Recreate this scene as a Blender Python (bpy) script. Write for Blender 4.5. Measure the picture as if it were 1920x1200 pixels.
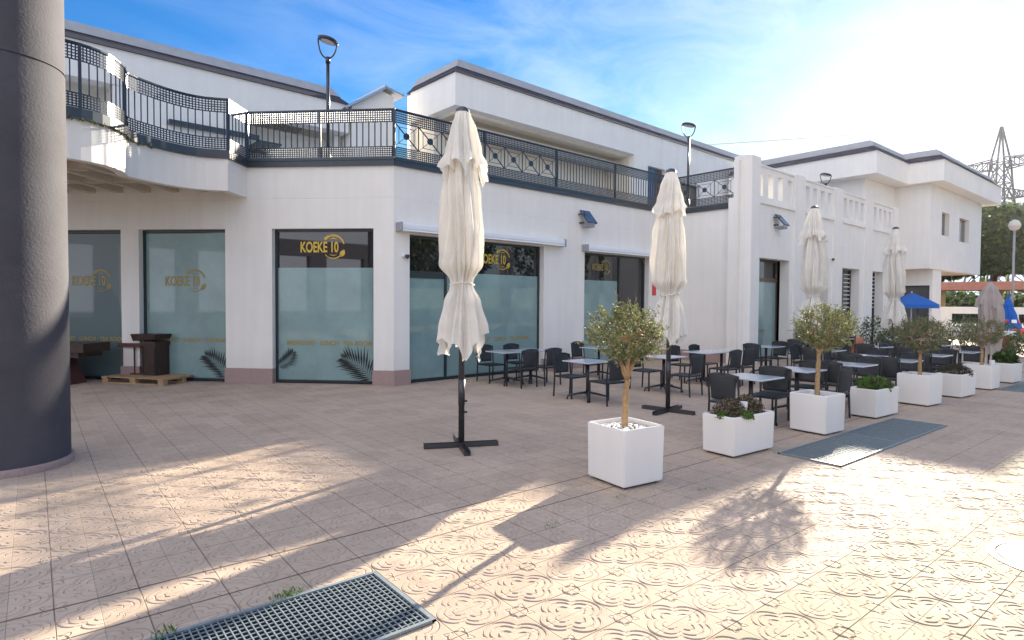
import bpy, bmesh, math, random
from mathutils import Vector, Matrix
R=math.radians; PI=math.pi
rnd=random.Random(7)
sc=bpy.context.scene
for o in list(bpy.data.objects): bpy.data.objects.remove(o)
COL=sc.collection

# ------------------------------------------------------------ camera, sky, sun, exposure
CH=1.7; YAW,PIT,ROL=R(51.276),R(-1.647),R(.3594)
cd=bpy.data.cameras.new('camera'); cam=bpy.data.objects.new('camera',cd); COL.objects.link(cam)
cd.sensor_width=36; cd.lens=1120.46/1920*36; cd.clip_start=.05; cd.clip_end=2500
f_=Vector((math.cos(YAW)*math.cos(PIT),math.sin(YAW)*math.cos(PIT),math.sin(PIT)))
r_=Vector((math.sin(YAW),-math.cos(YAW),0)); u_=r_.cross(f_)
rr=r_*math.cos(ROL)+u_*math.sin(ROL); uu=-r_*math.sin(ROL)+u_*math.cos(ROL)
cam.matrix_world=Matrix(((rr.x,uu.x,-f_.x,0),(rr.y,uu.y,-f_.y,0),(rr.z,uu.z,-f_.z,CH),(0,0,0,1)))
sc.camera=cam
SAZ,SEL=R(17.4),R(18.8)
sund=Vector((math.cos(SAZ)*math.cos(SEL),math.sin(SAZ)*math.cos(SEL),math.sin(SEL)))
ld=bpy.data.lights.new('sun','SUN'); ld.energy=5.0; ld.angle=R(.55); ld.color=(1,.88,.70)
so=bpy.data.objects.new('sun',ld); COL.objects.link(so); so.rotation_euler=sund.to_track_quat('Z','Y').to_euler()
w=bpy.data.worlds.new('World'); sc.world=w; w.use_nodes=True
nt=w.node_tree; nt.nodes.clear()
def wn(t): return nt.nodes.new(t)
sky=wn('ShaderNodeTexSky'); sky.sky_type='NISHITA'; sky.sun_disc=False
sky.sun_elevation=SEL; sky.sun_rotation=PI/2-SAZ; sky.air_density=1.0; sky.dust_density=.12; sky.ozone_density=2.5; sky.altitude=50
tc=wn('ShaderNodeTexCoord'); mp=wn('ShaderNodeMapping'); mp.inputs['Rotation'].default_value=(0,R(-10),R(-62)); mp.inputs['Scale'].default_value=(.45,4.2,8)
nz=wn('ShaderNodeTexNoise'); nz.inputs['Scale'].default_value=1.7; nz.inputs['Detail'].default_value=9; nz.inputs['Roughness'].default_value=.62; nz.inputs['Distortion'].default_value=.5
cr=wn('ShaderNodeValToRGB'); cr.color_ramp.elements[0].position=.40; cr.color_ramp.elements[1].position=.95
cr.color_ramp.elements[1].color=(.75,.75,.75,1)
mx=wn('ShaderNodeMixRGB'); mx.inputs['Color2'].default_value=(3.0,3.3,3.6,1)
sep=wn('ShaderNodeSeparateXYZ'); 
def wm(op,a,b=None,c=None):
    n=wn('ShaderNodeMath'); n.operation=op
    for i,v in enumerate((a,b,c)):
        if v is None: continue
        if isinstance(v,(int,float)): n.inputs[i].default_value=v
        else: nt.links.new(v,n.inputs[i])
    return n.outputs[0]
L=nt.links.new
L(tc.outputs['Generated'],mp.inputs['Vector']); L(mp.outputs[0],nz.inputs['Vector']); L(nz.outputs['Fac'],cr.inputs[0])
L(tc.outputs['Generated'],sep.inputs[0])
# cirrus thickens towards the right of the view (+X)
mr=wm('MULTIPLY_ADD',sep.outputs[0],1.0,.16); mrc=wm('MINIMUM',wm('MAXIMUM',mr,.02),.8)
fac=wm('MULTIPLY',cr.outputs[0],mrc)
hs=wn('ShaderNodeHueSaturation'); hs.inputs['Saturation'].default_value=1.4; hs.inputs['Value'].default_value=.56; hs.inputs['Hue'].default_value=.51; L(sky.outputs[0],hs.inputs['Color'])
# soft ceiling on the sky's brightness away from the sun, white aureole round the sun
sd=wn('ShaderNodeVectorMath'); sd.operation='DOT_PRODUCT'; sd.inputs[1].default_value=tuple(sund); L(tc.outputs['Generated'],sd.inputs[0])
au=wm('POWER',wm('MAXIMUM',sd.outputs['Value'],0),210); 
cap=wn('ShaderNodeVectorMath'); cap.operation='MULTIPLY_ADD'; cmb=wn('ShaderNodeCombineXYZ')
for i_ in range(3): L(au,cmb.inputs[i_])
L(cmb.outputs[0],cap.inputs[0]); cap.inputs[1].default_value=(9,8.6,8); cap.inputs[2].default_value=(1.95,2.32,2.68)
mn=wn('ShaderNodeVectorMath'); mn.operation='MINIMUM'; L(hs.outputs[0],mn.inputs[0]); L(cap.outputs[0],mn.inputs[1])
L(fac,mx.inputs['Fac']); L(mn.outputs[0],mx.inputs['Color1'])
bg=wn('ShaderNodeBackground'); bg.inputs['Strength'].default_value=.108; wo=wn('ShaderNodeOutputWorld')
# added bright patch in the unseen sky behind and overhead, to fill the shade
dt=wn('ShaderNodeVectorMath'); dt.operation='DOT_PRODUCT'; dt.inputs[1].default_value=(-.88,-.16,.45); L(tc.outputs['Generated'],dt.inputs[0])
sky_fill=wm('MULTIPLY',wm('MINIMUM',wm('MAXIMUM',wm('MULTIPLY_ADD',dt.outputs['Value'],1.6,-.08),0),1),wm('MULTIPLY_ADD',nz.outputs['Fac'],1.1,.25))
sky_fill=wm('MINIMUM',sky_fill,.95)
mx2=wn('ShaderNodeMixRGB'); mx2.inputs['Color2'].default_value=(4.45,4.45,4.9,1); L(sky_fill,mx2.inputs['Fac']); L(mx.outputs[0],mx2.inputs['Color1'])
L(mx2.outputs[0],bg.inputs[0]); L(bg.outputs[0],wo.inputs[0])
vs=sc.view_settings; vs.view_transform='Standard'; vs.look='None'; vs.gamma=1; vs.exposure=1.82
try:
    sc.cycles.max_bounces=8; sc.cycles.diffuse_bounces=4; sc.cycles.glossy_bounces=4; sc.cycles.transparent_max_bounces=12
    sc.cycles.sample_clamp_indirect=6
except Exception: pass

# ------------------------------------------------------------ material helpers
class X:
    """tiny expression builder over math nodes"""
    def __init__(s,nt,sock): s.nt=nt; s.s=sock
    @staticmethod
    def op(nt,o,*a,clamp=False):
        n=nt.nodes.new('ShaderNodeMath'); n.operation=o; n.use_clamp=clamp
        for i,v in enumerate(a):
            if isinstance(v,X): nt.links.new(v.s,n.inputs[i])
            else: n.inputs[i].default_value=v
        return X(nt,n.outputs[0])
    def __add__(a,b): return X.op(a.nt,'ADD',a,b)
    __radd__=__add__
    def __sub__(a,b): return X.op(a.nt,'SUBTRACT',a,b)
    def __rsub__(a,b): return X.op(a.nt,'SUBTRACT',b,a)
    def __mul__(a,b): return X.op(a.nt,'MULTIPLY',a,b)
    __rmul__=__mul__
    def __truediv__(a,b): return X.op(a.nt,'DIVIDE',a,b)
    def f(a,o,*b,**k): return X.op(a.nt,o,a,*b,**k)
def newmat(name,color,rough=.6,metal=0,spec=.5,var=0,vscale=3,bump=0,bscale=40,transl=0,coat=0):
    m=bpy.data.materials.new(name); m.use_nodes=True; t=m.node_tree; b=t.nodes['Principled BSDF']
    b.inputs['Base Color'].default_value=(*color,1); b.inputs['Roughness'].default_value=rough; b.inputs['Metallic'].default_value=metal
    b.inputs['Specular IOR Level'].default_value=spec
    if coat: b.inputs['Coat Weight'].default_value=coat; b.inputs['Coat Roughness'].default_value=.03
    co=t.nodes.new('ShaderNodeTexCoord')
    if var:
        n=t.nodes.new('ShaderNodeTexNoise'); n.inputs['Scale'].default_value=vscale; n.inputs['Detail'].default_value=6; n.inputs['Roughness'].default_value=.65
        t.links.new(co.outputs['Object'],n.inputs['Vector'])
        r=t.nodes.new('ShaderNodeValToRGB'); r.color_ramp.elements[0].position=.3; r.color_ramp.elements[1].position=.7
        r.color_ramp.elements[0].color=(*[c*(1-var) for c in color],1); r.color_ramp.elements[1].color=(*[min(1,c*(1+var)) for c in color],1)
        t.links.new(n.outputs['Fac'],r.inputs[0]); t.links.new(r.outputs[0],b.inputs['Base Color'])
    if bump:
        n=t.nodes.new('ShaderNodeTexNoise'); n.inputs['Scale'].default_value=bscale; n.inputs['Detail'].default_value=4
        t.links.new(co.outputs['Object'],n.inputs['Vector'])
        u=t.nodes.new('ShaderNodeBump'); u.inputs['Strength'].default_value=min(1,bump); u.inputs['Distance'].default_value=.01
        t.links.new(n.outputs['Fac'],u.inputs['Height']); t.links.new(u.outputs[0],b.inputs['Normal'])
    if transl:
        tr=t.nodes.new('ShaderNodeBsdfTranslucent'); tr.inputs['Color'].default_value=(*color,1)
        ms=t.nodes.new('ShaderNodeMixShader'); ms.inputs[0].default_value=transl
        src=b.inputs['Base Color'].links
        if src: t.links.new(src[0].from_socket,tr.inputs['Color'])
        t.links.new(b.outputs[0],ms.inputs[1]); t.links.new(tr.outputs[0],ms.inputs[2]); t.links.new(ms.outputs[0],t.nodes['Material Output'].inputs[0])
    return m
def wallmat(name,color,joints=(),stain=.10):
    m=bpy.data.materials.new(name); m.use_nodes=True; t=m.node_tree; b=t.nodes['Principled BSDF']; b.inputs['Roughness'].default_value=.85; b.inputs['Specular IOR Level'].default_value=.25
    g=t.nodes.new('ShaderNodeNewGeometry'); s=t.nodes.new('ShaderNodeSeparateXYZ'); t.links.new(g.outputs['Position'],s.inputs[0]); z=X(t,s.outputs[2])
    n=t.nodes.new('ShaderNodeTexNoise'); n.inputs['Scale'].default_value=.9; n.inputs['Detail'].default_value=8; n.inputs['Roughness'].default_value=.7; t.links.new(g.outputs['Position'],n.inputs['Vector'])
    # faint vertical run-off streaks
    mp=t.nodes.new('ShaderNodeMapping'); mp.inputs['Scale'].default_value=(5,5,.35); t.links.new(g.outputs['Position'],mp.inputs[0])
    n2=t.nodes.new('ShaderNodeTexNoise'); n2.inputs['Scale'].default_value=1.2; n2.inputs['Detail'].default_value=5; t.links.new(mp.outputs[0],n2.inputs['Vector'])
    k=X(t,n.outputs['Fac'])*.6+X(t,n2.outputs['Fac'])*.4
    k=((k-.36)/.3).f('MAXIMUM',0).f('MINIMUM',1)
    dirt=X(t,X.op(t,'SMOOTH_MIN',z*1.0,1.0,.3).s)
    mx=t.nodes.new('ShaderNodeMixRGB'); mx.inputs[1].default_value=(*[c*(1-stain) for c in color],1); mx.inputs[2].default_value=(*color,1); t.links.new(k.s,mx.inputs[0])
    # splash dirt at the foot of the wall
    foot=(1-(z-.3)/.5).f('MAXIMUM',0).f('MINIMUM',1)*X(t,n.outputs['Fac'])*.35
    m2=t.nodes.new('ShaderNodeMixRGB'); m2.inputs[2].default_value=(color[0]*.55,color[1]*.52,color[2]*.48,1); t.links.new(foot.s,m2.inputs[0]); t.links.new(mx.outputs[0],m2.inputs[1]); t.links.new(m2.outputs[0],b.inputs['Base Color'])
    fn=t.nodes.new('ShaderNodeTexNoise'); fn.inputs['Scale'].default_value=70; fn.inputs['Detail'].default_value=3; t.links.new(g.outputs['Position'],fn.inputs['Vector'])
    h=X(t,fn.outputs['Fac'])*.25+X(t,n.outputs['Fac'])*.5
    for j in joints:
        h=h-(1-(z-j).f('ABSOLUTE')/.012).f('MAXIMUM',0)*1.6
    u=t.nodes.new('ShaderNodeBump'); u.inputs['Strength'].default_value=.5; u.inputs['Distance'].default_value=.006; t.links.new(h.s,u.inputs['Height']); t.links.new(u.outputs[0],b.inputs['Normal'])
    return m
def tilemat():
    m=bpy.data.materials.new('patterned_paving'); m.use_nodes=True; t=m.node_tree; b=t.nodes['Principled BSDF']
    g=t.nodes.new('ShaderNodeNewGeometry'); s=t.nodes.new('ShaderNodeSeparateXYZ'); t.links.new(g.outputs['Position'],s.inputs[0])
    T=.4; px=X(t,s.outputs[0]); py=X(t,s.outputs[1])
    ux=(px-2.27)/T; uy=(py-2.30)/T
    u=(ux+.5).f('FRACT')-.5; v=(uy+.5).f('FRACT')-.5
    def lobes(u,v):
        a=u*u; c=v*v; r2=a+c+1e-5
        return r2.f('SQRT'),(a-c).f('ABSOLUTE')/r2
    r,c=lobes(u,v)
    def line(d,w): return (1-d.f('ABSOLUTE')/w).f('MAXIMUM',0).f('POWER',.7)
    c7=c.f('POWER',.75)
    out=line(r-(.335+.135*c7),.020)
    inn=line(r-(.245+.125*c7),.017)
    pet=line(r-(.10+.15*c),.016)*((c-.25)*6).f('MAXIMUM',0).f('MINIMUM',1)
    u2=ux.f('FRACT')-.5; v2=uy.f('FRACT')-.5
    au=u2.f('ABSOLUTE'); av=v2.f('ABSOLUTE')
    mxx=au.f('MAXIMUM',av); mnn=au.f('MINIMUM',av)
    sq=line(mxx+(mnn*26).f('COSINE')*.018-.125,.018)*((mnn-.012)*60).f('MAXIMUM',0).f('MINIMUM',1)
    seam=line(u2,.011).f('MAXIMUM',line(v2,.009))
    thin=line(u,.006).f('MAXIMUM',line(v,.006))
    rel=out.f('MAXIMUM',inn).f('MAXIMUM',pet).f('MAXIMUM',sq)
    # soft pillow between grooves
    pil=(r*9).f('COSINE')*.16
    # colour: every 40 cm slab its own tint, stains, dirt lodged in the joints
    wn_=t.nodes.new('ShaderNodeTexWhiteNoise'); wn_.noise_dimensions='2D'
    cb=t.nodes.new('ShaderNodeCombineXYZ'); t.links.new((ux).f('FLOOR').s,cb.inputs[0]); t.links.new((uy).f('FLOOR').s,cb.inputs[1]); t.links.new(cb.outputs[0],wn_.inputs['Vector'])
    W=X(t,wn_.outputs['Value'])
    # wear: pattern depth varies
    n=t.nodes.new('ShaderNodeTexNoise'); n.inputs['Scale'].default_value=.55; n.inputs['Detail'].default_value=7; n.inputs['Roughness'].default_value=.7; t.links.new(g.outputs['Position'],n.inputs['Vector'])
    n3=t.nodes.new('ShaderNodeTexNoise'); n3.inputs['Scale'].default_value=14; n3.inputs['Detail'].default_value=6; n3.inputs['Roughness'].default_value=.7; t.links.new(g.outputs['Position'],n3.inputs['Vector'])
    N=X(t,n.outputs['Fac']); N3=X(t,n3.outputs['Fac'])
    wear=(.35+N*.75+W*.35)
    h=0-rel*wear*1.0-seam*1.1-thin*.55+pil+N3*.22
    bu=t.nodes.new('ShaderNodeBump'); bu.inputs['Strength'].default_value=.9; bu.inputs['Distance'].default_value=.006
    t.links.new(h.s,bu.inputs['Height']); t.links.new(bu.outputs[0],b.inputs['Normal'])
    # rows south of y=1.69 are an older, sandier batch
    batch=((1.69-py)*400).f('MAXIMUM',0).f('MINIMUM',1)
    r1=t.nodes.new('ShaderNodeMixRGB'); r1.inputs[1].default_value=(.51,.40,.31,1); r1.inputs[2].default_value=(.43,.355,.26,1); t.links.new(batch.s,r1.inputs[0])
    val=.86+W*.16+(N-.5)*.45+(N3-.5)*.35
    n4=t.nodes.new('ShaderNodeTexNoise'); n4.inputs['Scale'].default_value=2.3; n4.inputs['Detail'].default_value=8; n4.inputs['Roughness'].default_value=.75; t.links.new(g.outputs['Position'],n4.inputs['Vector'])
    blot=((X(t,n4.outputs['Fac'])-.56)*7).f('MAXIMUM',0).f('MINIMUM',1)
    vo=t.nodes.new('ShaderNodeTexVoronoi'); vo.inputs['Scale'].default_value=1.9; t.links.new(g.outputs['Position'],vo.inputs['Vector'])
    gum=((.045-X(t,vo.outputs['Distance']))*60).f('MAXIMUM',0).f('MINIMUM',1)
    val=val*(1-blot*.13)*(1-gum*.35)
    edge=line((py-4.093),.012).f('MAXIMUM',line(py-3.693,.009))
    val=val*(1-seam*.5-thin*.14-rel*.07)*(1-edge*.7)
    mm=t.nodes.new('ShaderNodeMixRGB'); mm.blend_type='MULTIPLY'; mm.inputs[0].default_value=1; t.links.new(r1.outputs[0],mm.inputs[1])
    c3=t.nodes.new('ShaderNodeCombineXYZ')
    for i in range(3): t.links.new(val.s,c3.inputs[i])
    t.links.new(c3.outputs[0],mm.inputs[2]); t.links.new(mm.outputs[0],b.inputs['Base Color'])
    ro=(.74+(N-.5)*.25+(N3-.5)*.2); t.links.new(ro.s,b.inputs['Roughness']); b.inputs['Specular IOR Level'].default_value=.06
    return m
M={}
M['white']=wallmat('white_render',(.86,.835,.79),joints=(3.79,))
M['white2']=wallmat('white_render_upper',(.86,.845,.81))
M['cream']=wallmat('cream_render',(.74,.68,.57),stain=.06)
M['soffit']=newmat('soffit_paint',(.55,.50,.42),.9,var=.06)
M['granite']=newmat('pink_granite',(.36,.25,.23),.45,var=.25,vscale=60)
M['dark']=newmat('anthracite_metal',(.035,.045,.06),.34,metal=.0,spec=.6,var=.15,vscale=8)
M['darkrail']=newmat('anthracite_railing',(.03,.038,.052),.25,metal=.25,spec=.6)
M['roofdark']=newmat('dark_slate_band',(.06,.058,.072),.85,spec=.2,var=.15,vscale=4)
M['roofgrey']=newmat('grey_coping',(.36,.365,.38),.8,spec=.2,var=.1,vscale=3)
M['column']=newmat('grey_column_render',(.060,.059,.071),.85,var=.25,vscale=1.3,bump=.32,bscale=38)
M['frame']=newmat('window_frame',(.02,.03,.04),.3,spec=.6)
M['brownframe']=newmat('brown_window_frame',(.10,.06,.045),.35)
M['glass']=newmat('dark_glass',(.012,.014,.018),.02,spec=1.0)
M['glassmid']=newmat('shop_glass',(.05,.06,.06),.02,spec=1.0)
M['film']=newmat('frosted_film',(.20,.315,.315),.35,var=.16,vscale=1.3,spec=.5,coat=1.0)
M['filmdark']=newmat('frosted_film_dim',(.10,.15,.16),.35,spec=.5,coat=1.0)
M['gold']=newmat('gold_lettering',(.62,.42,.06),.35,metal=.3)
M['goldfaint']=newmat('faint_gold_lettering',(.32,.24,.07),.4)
M['leafdecal']=newmat('dark_decal',(.015,.02,.022),.4)
M['awn']=newmat('white_awning_casing',(.80,.82,.84),.35,spec=.5)
M['canvas']=newmat('cream_canvas',(.92,.89,.83),.85,var=.05,vscale=5,bump=.35,bscale=160,transl=.38)
M['canvasg']=newmat('greyish_canvas',(.50,.44,.42),.85,var=.08,vscale=6,transl=.3)
M['bluecanvas']=newmat('blue_canvas',(.02,.17,.62),.7,transl=.35)
M['redprint']=newmat('red_print',(.65,.06,.07),.6)
M['whiteprint']=newmat('white_print',(.8,.8,.8),.6)
M['polemetal']=newmat('dark_pole_metal',(.07,.07,.075),.4,metal=.5)
M['chair']=newmat('chair_metal',(.02,.024,.03),.4,spec=.5)
M['wicker']=newmat('black_weave',(.028,.032,.036),.55,bump=1,bscale=120,transl=.0)
M['tabletop']=newmat('pale_tabletop',(.50,.54,.60),.12,spec=.6,var=.05)
M['planter']=wallmat('white_planter',(.86,.84,.81),stain=.08)
M['soil']=newmat('soil',(.07,.05,.035),.95,var=.3,vscale=30,bump=1,bscale=60)
M['pebble']=newmat('white_pebble',(.62,.60,.58),.6,var=.15,vscale=20)
M['bark']=newmat('olive_bark',(.36,.235,.12),.85,var=.3,vscale=25,bump=1,bscale=60)
M['darkbark']=newmat('dark_bark',(.10,.07,.05),.9,var=.3,vscale=6)
def leafmat(n,c,tr=.35,rough=.6): return newmat(n,c,rough,spec=.5,var=.35,vscale=9,transl=tr)
M['olive']=leafmat('olive_leaf',(.14,.165,.06)); M['olive2']=leafmat('olive_leaf_pale',(.20,.23,.12)); M['olive3']=leafmat('olive_leaf_dark',(.055,.08,.03))
M['green']=leafmat('green_leaf',(.10,.22,.03)); M['mum']=leafmat('brown_flower_head',(.065,.05,.028),.15,.8); M['mum2']=leafmat('dry_flower_tip',(.38,.31,.20),.2,.8)
M['tree']=leafmat('evergreen_leaf',(.055,.085,.028),.3); M['tree2']=leafmat('evergreen_leaf_light',(.13,.16,.04),.4)
M['steel']=newmat('galvanised_grating',(.22,.26,.275),.55,metal=.2,var=.15,vscale=20)
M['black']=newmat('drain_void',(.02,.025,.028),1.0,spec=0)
M['iron']=newmat('manhole_iron',(.26,.20,.155),.6,var=.2,vscale=20,bump=.6,bscale=50)
M['wood']=newmat('pallet_wood',(.40,.26,.15),.8,var=.25,vscale=9)
M['rust']=newmat('dark_rusty_metal',(.10,.035,.03),.7,var=.3,vscale=12)
M['darkwood']=newmat('dark_brown_furniture',(.045,.024,.018),.55,var=.3,vscale=6)
M['solar']=newmat('solar_cell',(.02,.05,.10),.12,spec=.7)
M['solarframe']=newmat('aluminium',(.55,.56,.58),.3,metal=.8)
M['lampglass']=newmat('lamp_lens',(.55,.53,.50),.3)
M['greyplastic']=newmat('grey_plastic',(.30,.31,.34),.5)
M['doorblue']=newmat('blue_grey_door',(.05,.10,.20),.2,spec=.7)
M['pylon']=newmat('pylon_steel',(.03,.03,.06),.8,spec=.1)
M['cable']=newmat('cable',(.12,.12,.13),.6)
M['redplastic']=newmat('red_plastic',(.65,.05,.04),.45)
M['whiteplastic']=newmat('white_plastic',(.8,.8,.8),.4)
M['asphalt']=newmat('asphalt',(.06,.06,.062),.9,var=.2,vscale=2,bump=.5,bscale=80)
M['ochre']=newmat('ochre_render',(.45,.33,.17),.9,var=.1)
M['terracotta']=newmat('terracotta',(.42,.16,.09),.8,var=.15)
M['greyleaf']=leafmat('grey_green_leaf',(.10,.14,.085),.3)
M['paving']=tilemat()

# ------------------------------------------------------------ mesh helpers
class MB:
    """collects shapes in world (or local) space through a frame matrix, then links them as one mesh object"""
    def __init__(s,fr=None): s.v=[]; s.f=[]; s.m=[]; s.fr=fr or Matrix(); s.cm=0; s.sm=[]
    def add(s,vs,fs,smooth=False):
        b=len(s.v); s.v+= [tuple(s.fr@Vector(v)) for v in vs]
        for f in fs: s.f.append([i+b for i in f]); s.m.append(s.cm); s.sm.append(smooth)
        return s
    def box(s,x0,x1,y0,y1,z0,z1):
        return s.add([(x0,y0,z0),(x1,y0,z0),(x1,y1,z0),(x0,y1,z0),(x0,y0,z1),(x1,y0,z1),(x1,y1,z1),(x0,y1,z1)],
          [(0,3,2,1),(4,5,6,7),(0,1,5,4),(1,2,6,5),(2,3,7,6),(3,0,4,7)])
    def bevbox(s,x0,x1,y0,y1,z0,z1,b=.01):
        bm=bmesh.new(); bmesh.ops.create_cube(bm,size=1)
        for v in bm.verts: v.co=Vector(((x0+x1)/2+v.co.x*(x1-x0),(y0+y1)/2+v.co.y*(y1-y0),(z0+z1)/2+v.co.z*(z1-z0)))
        bmesh.ops.bevel(bm,geom=bm.edges[:],offset=b,segments=2,affect='EDGES',profile=.5)
        bm.verts.index_update(); s.add([v.co[:] for v in bm.verts],[[v.index for v in f.verts] for f in bm.faces]); bm.free(); return s
    def bar(s,a,b,w,h=None,up=(0,0,1)):
        a=Vector(a);b=Vector(b);d=(b-a)
        if d.length<1e-6: return s
        d.normalize(); h=h or w; u=Vector(up)
        if abs(d.dot(u))>.98: u=Vector((1,0,0))
        x=d.cross(u).normalized()*w/2; y=x.cross(d).normalized()*h/2
        vs=[p+q for p in (a,b) for q in (-x-y,x-y,x+y,-x+y)]
        return s.add([v[:] for v in vs],[(0,3,2,1),(4,5,6,7),(0,1,5,4),(1,2,6,5),(2,3,7,6),(3,0,4,7)])
    def tube(s,pts,rad,n=10,cap=True,closed=False):
        pts=[Vector(p) for p in pts]; k=len(pts); rs=rad if isinstance(rad,(list,tuple)) else [rad]*k
        vs=[]; fs=[]; pu=None
        for i,p in enumerate(pts):
            if closed: d=pts[(i+1)%k]-pts[i-1]
            else: d=pts[min(i+1,k-1)]-pts[max(i-1,0)]
            d.normalize(); u=pu if pu is not None else (Vector((1,0,0)) if abs(d.z)>.9 else Vector((0,0,1)))
            u=(u-d*u.dot(d)).normalized(); pu=u; x=d.cross(u)
            for j in range(n):
                a=2*PI*j/n; vs.append((p+(u*math.cos(a)+x*math.sin(a))*rs[i])[:])
        for i in range(k if closed else k-1):
            for j in range(n):
                a=i*n+j; b=i*n+(j+1)%n; c=((i+1)%k)*n+(j+1)%n; d=((i+1)%k)*n+j
                fs.append((a,b,c,d))
        s.add(vs,fs,True)
        if cap and not closed:
            b=len(s.v)-k*n; s.f.append([b+j for j in range(n)][::-1]); s.m.append(s.cm); s.sm.append(False)
            s.f.append([b+(k-1)*n+j for j in range(n)]); s.m.append(s.cm); s.sm.append(False)
        return s
    def lathe(s,prof,n=32,c=(0,0),smooth=True,cap=True):
        def ring(r,z): return [(c[0]+r*math.cos(2*PI*j/n),c[1]+r*math.sin(2*PI*j/n),z) for j in range(n)]
        runs=[[prof[0]]]
        for i in range(1,len(prof)):
            runs[-1].append(prof[i])
            if i<len(prof)-1:
                a=math.atan2(prof[i][1]-prof[i-1][1],prof[i][0]-prof[i-1][0]); b=math.atan2(prof[i+1][1]-prof[i][1],prof[i+1][0]-prof[i][0])
                d=abs((a-b+PI)%(2*PI)-PI)
                if d>.7: runs.append([prof[i]])
        for run in runs:
            vs=[];fs=[]
            for r,z in run: vs+=ring(r,z)
            for i in range(len(run)-1):
                for j in range(n): fs.append((i*n+j,i*n+(j+1)%n,(i+1)*n+(j+1)%n,(i+1)*n+j))
            s.add(vs,fs,smooth)
        if cap:
            s.add(ring(*prof[0]),[list(range(n))[::-1]]); s.add(ring(*prof[-1]),[list(range(n))])
        return s
    def prism(s,poly,z0,z1):
        n=len(poly); vs=[(x,y,z0) for x,y in poly]+[(x,y,z1) for x,y in poly]
        fs=[list(range(n))[::-1],list(range(n,2*n))]+[(i,(i+1)%n,n+(i+1)%n,n+i) for i in range(n)]
        return s.add(vs,fs)
    def wall(s,xs0,xs1,z0,z1,th,holes):
        """solid wall slab in frame (x along, y inward), outer face y=0; rectangular holes (x0,x1,z0,z1)"""
        xs=sorted(set([xs0,xs1]+[h[i] for h in holes for i in (0,1)])); zs=sorted(set([z0,z1]+[h[i] for h in holes for i in (2,3)]))
        xs=[x for x in xs if xs0<=x<=xs1]; zs=[z for z in zs if z0<=z<=z1]
        solid={}
        for i in range(len(xs)-1):
            for j in range(len(zs)-1):
                cx=(xs[i]+xs[i+1])/2; cz=(zs[j]+zs[j+1])/2
                solid[i,j]=not any(h[0]<cx<h[1] and h[2]<cz<h[3] for h in holes)
        for (i,j),q in solid.items():
            if not q: continue
            a,b,c,d=xs[i],xs[i+1],zs[j],zs[j+1]
            s.add([(a,0,c),(b,0,c),(b,0,d),(a,0,d)],[(0,1,2,3)]); s.add([(a,th,c),(b,th,c),(b,th,d),(a,th,d)],[(3,2,1,0)])
            for di,dj,q4 in ((-1,0,[(a,0,c),(a,0,d),(a,th,d),(a,th,c)]),(1,0,[(b,0,c),(b,th,c),(b,th,d),(b,0,d)]),(0,-1,[(a,0,c),(a,th,c),(b,th,c),(b,0,c)]),(0,1,[(a,0,d),(b,0,d),(b,th,d),(a,th,d)])):
                if not solid.get((i+di,j+dj),False): s.add(q4,[(0,1,2,3)])
        return s
    def build(s,name,mat,parent=None,label=None,kind=None):
        me=bpy.data.meshes.new(name); off=Vector((0,0,0)); p=parent
        while p is not None: off+=p.location; p=p.parent
        me.from_pydata([tuple(Vector(v)-off) for v in s.v],[],s.f)
        mats=mat if isinstance(mat,(list,tuple)) else [mat]
        for m in mats: me.materials.append(M[m] if isinstance(m,str) else m)
        me.polygons.foreach_set('material_index',s.m); me.polygons.foreach_set('use_smooth',s.sm); me.update()
        o=bpy.data.objects.new(name,me); COL.objects.link(o)
        if parent: o.parent=parent
        if label: o['label']=label
        if kind: o['kind']=kind
        return o
def frame(o,ang): return Matrix.Translation(Vector((o[0],o[1],o[2] if len(o)>2 else 0)))@Matrix.Rotation(R(ang),4,'Z')
def thing(name,loc,label,cat,group=None,rz=0):
    o=bpy.data.objects.new(name,None); COL.objects.link(o); o.location=loc; o.rotation_euler=(0,0,rz); o.empty_display_size=.2
    tag(o,label,cat,group); return o
def tag(o,label,cat,group=None):
    o['label']=label; o['category']=cat
    if group: o['group']=group
    return o
def kids(o): return [c for c in COL.objects if c.parent==o]
def copy_thing(src,tree,loc,rz,label,group=None):
    r=src.copy(); COL.objects.link(r); r.location=loc; r.rotation_euler=(0,0,rz); r['label']=label
    if group: r['group']=group
    for ch,subs in tree:
        c=ch.copy(); COL.objects.link(c); c.parent=r
        for g in subs:
            d=g.copy(); COL.objects.link(d); d.parent=c
    return r
def tree_of(o): return [(c,kids(c)) for c in kids(o)]
def textmesh(txt,size,fr,mat,parent,name='lettering',sx=1,bold=0,ext=.002,label=None,align='CENTER'):
    cu=bpy.data.curves.new('t','FONT'); cu.body=txt; cu.size=size; cu.extrude=ext; cu.offset=bold; cu.align_x=align
    to=bpy.data.objects.new('t',cu); COL.objects.link(to); dg=bpy.context.evaluated_depsgraph_get(); me=bpy.data.meshes.new_from_object(to.evaluated_get(dg))
    bpy.data.objects.remove(to)
    T=fr@Matrix.Rotation(PI/2,4,'X')@Matrix.Diagonal((sx,1,1,1))
    b=MB(); b.v=[tuple(T@v.co) for v in me.vertices]; b.f=[list(p.vertices) for p in me.polygons]; b.m=[0]*len(b.f); b.sm=[False]*len(b.f)
    return b.build(name,mat,parent,label)

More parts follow.
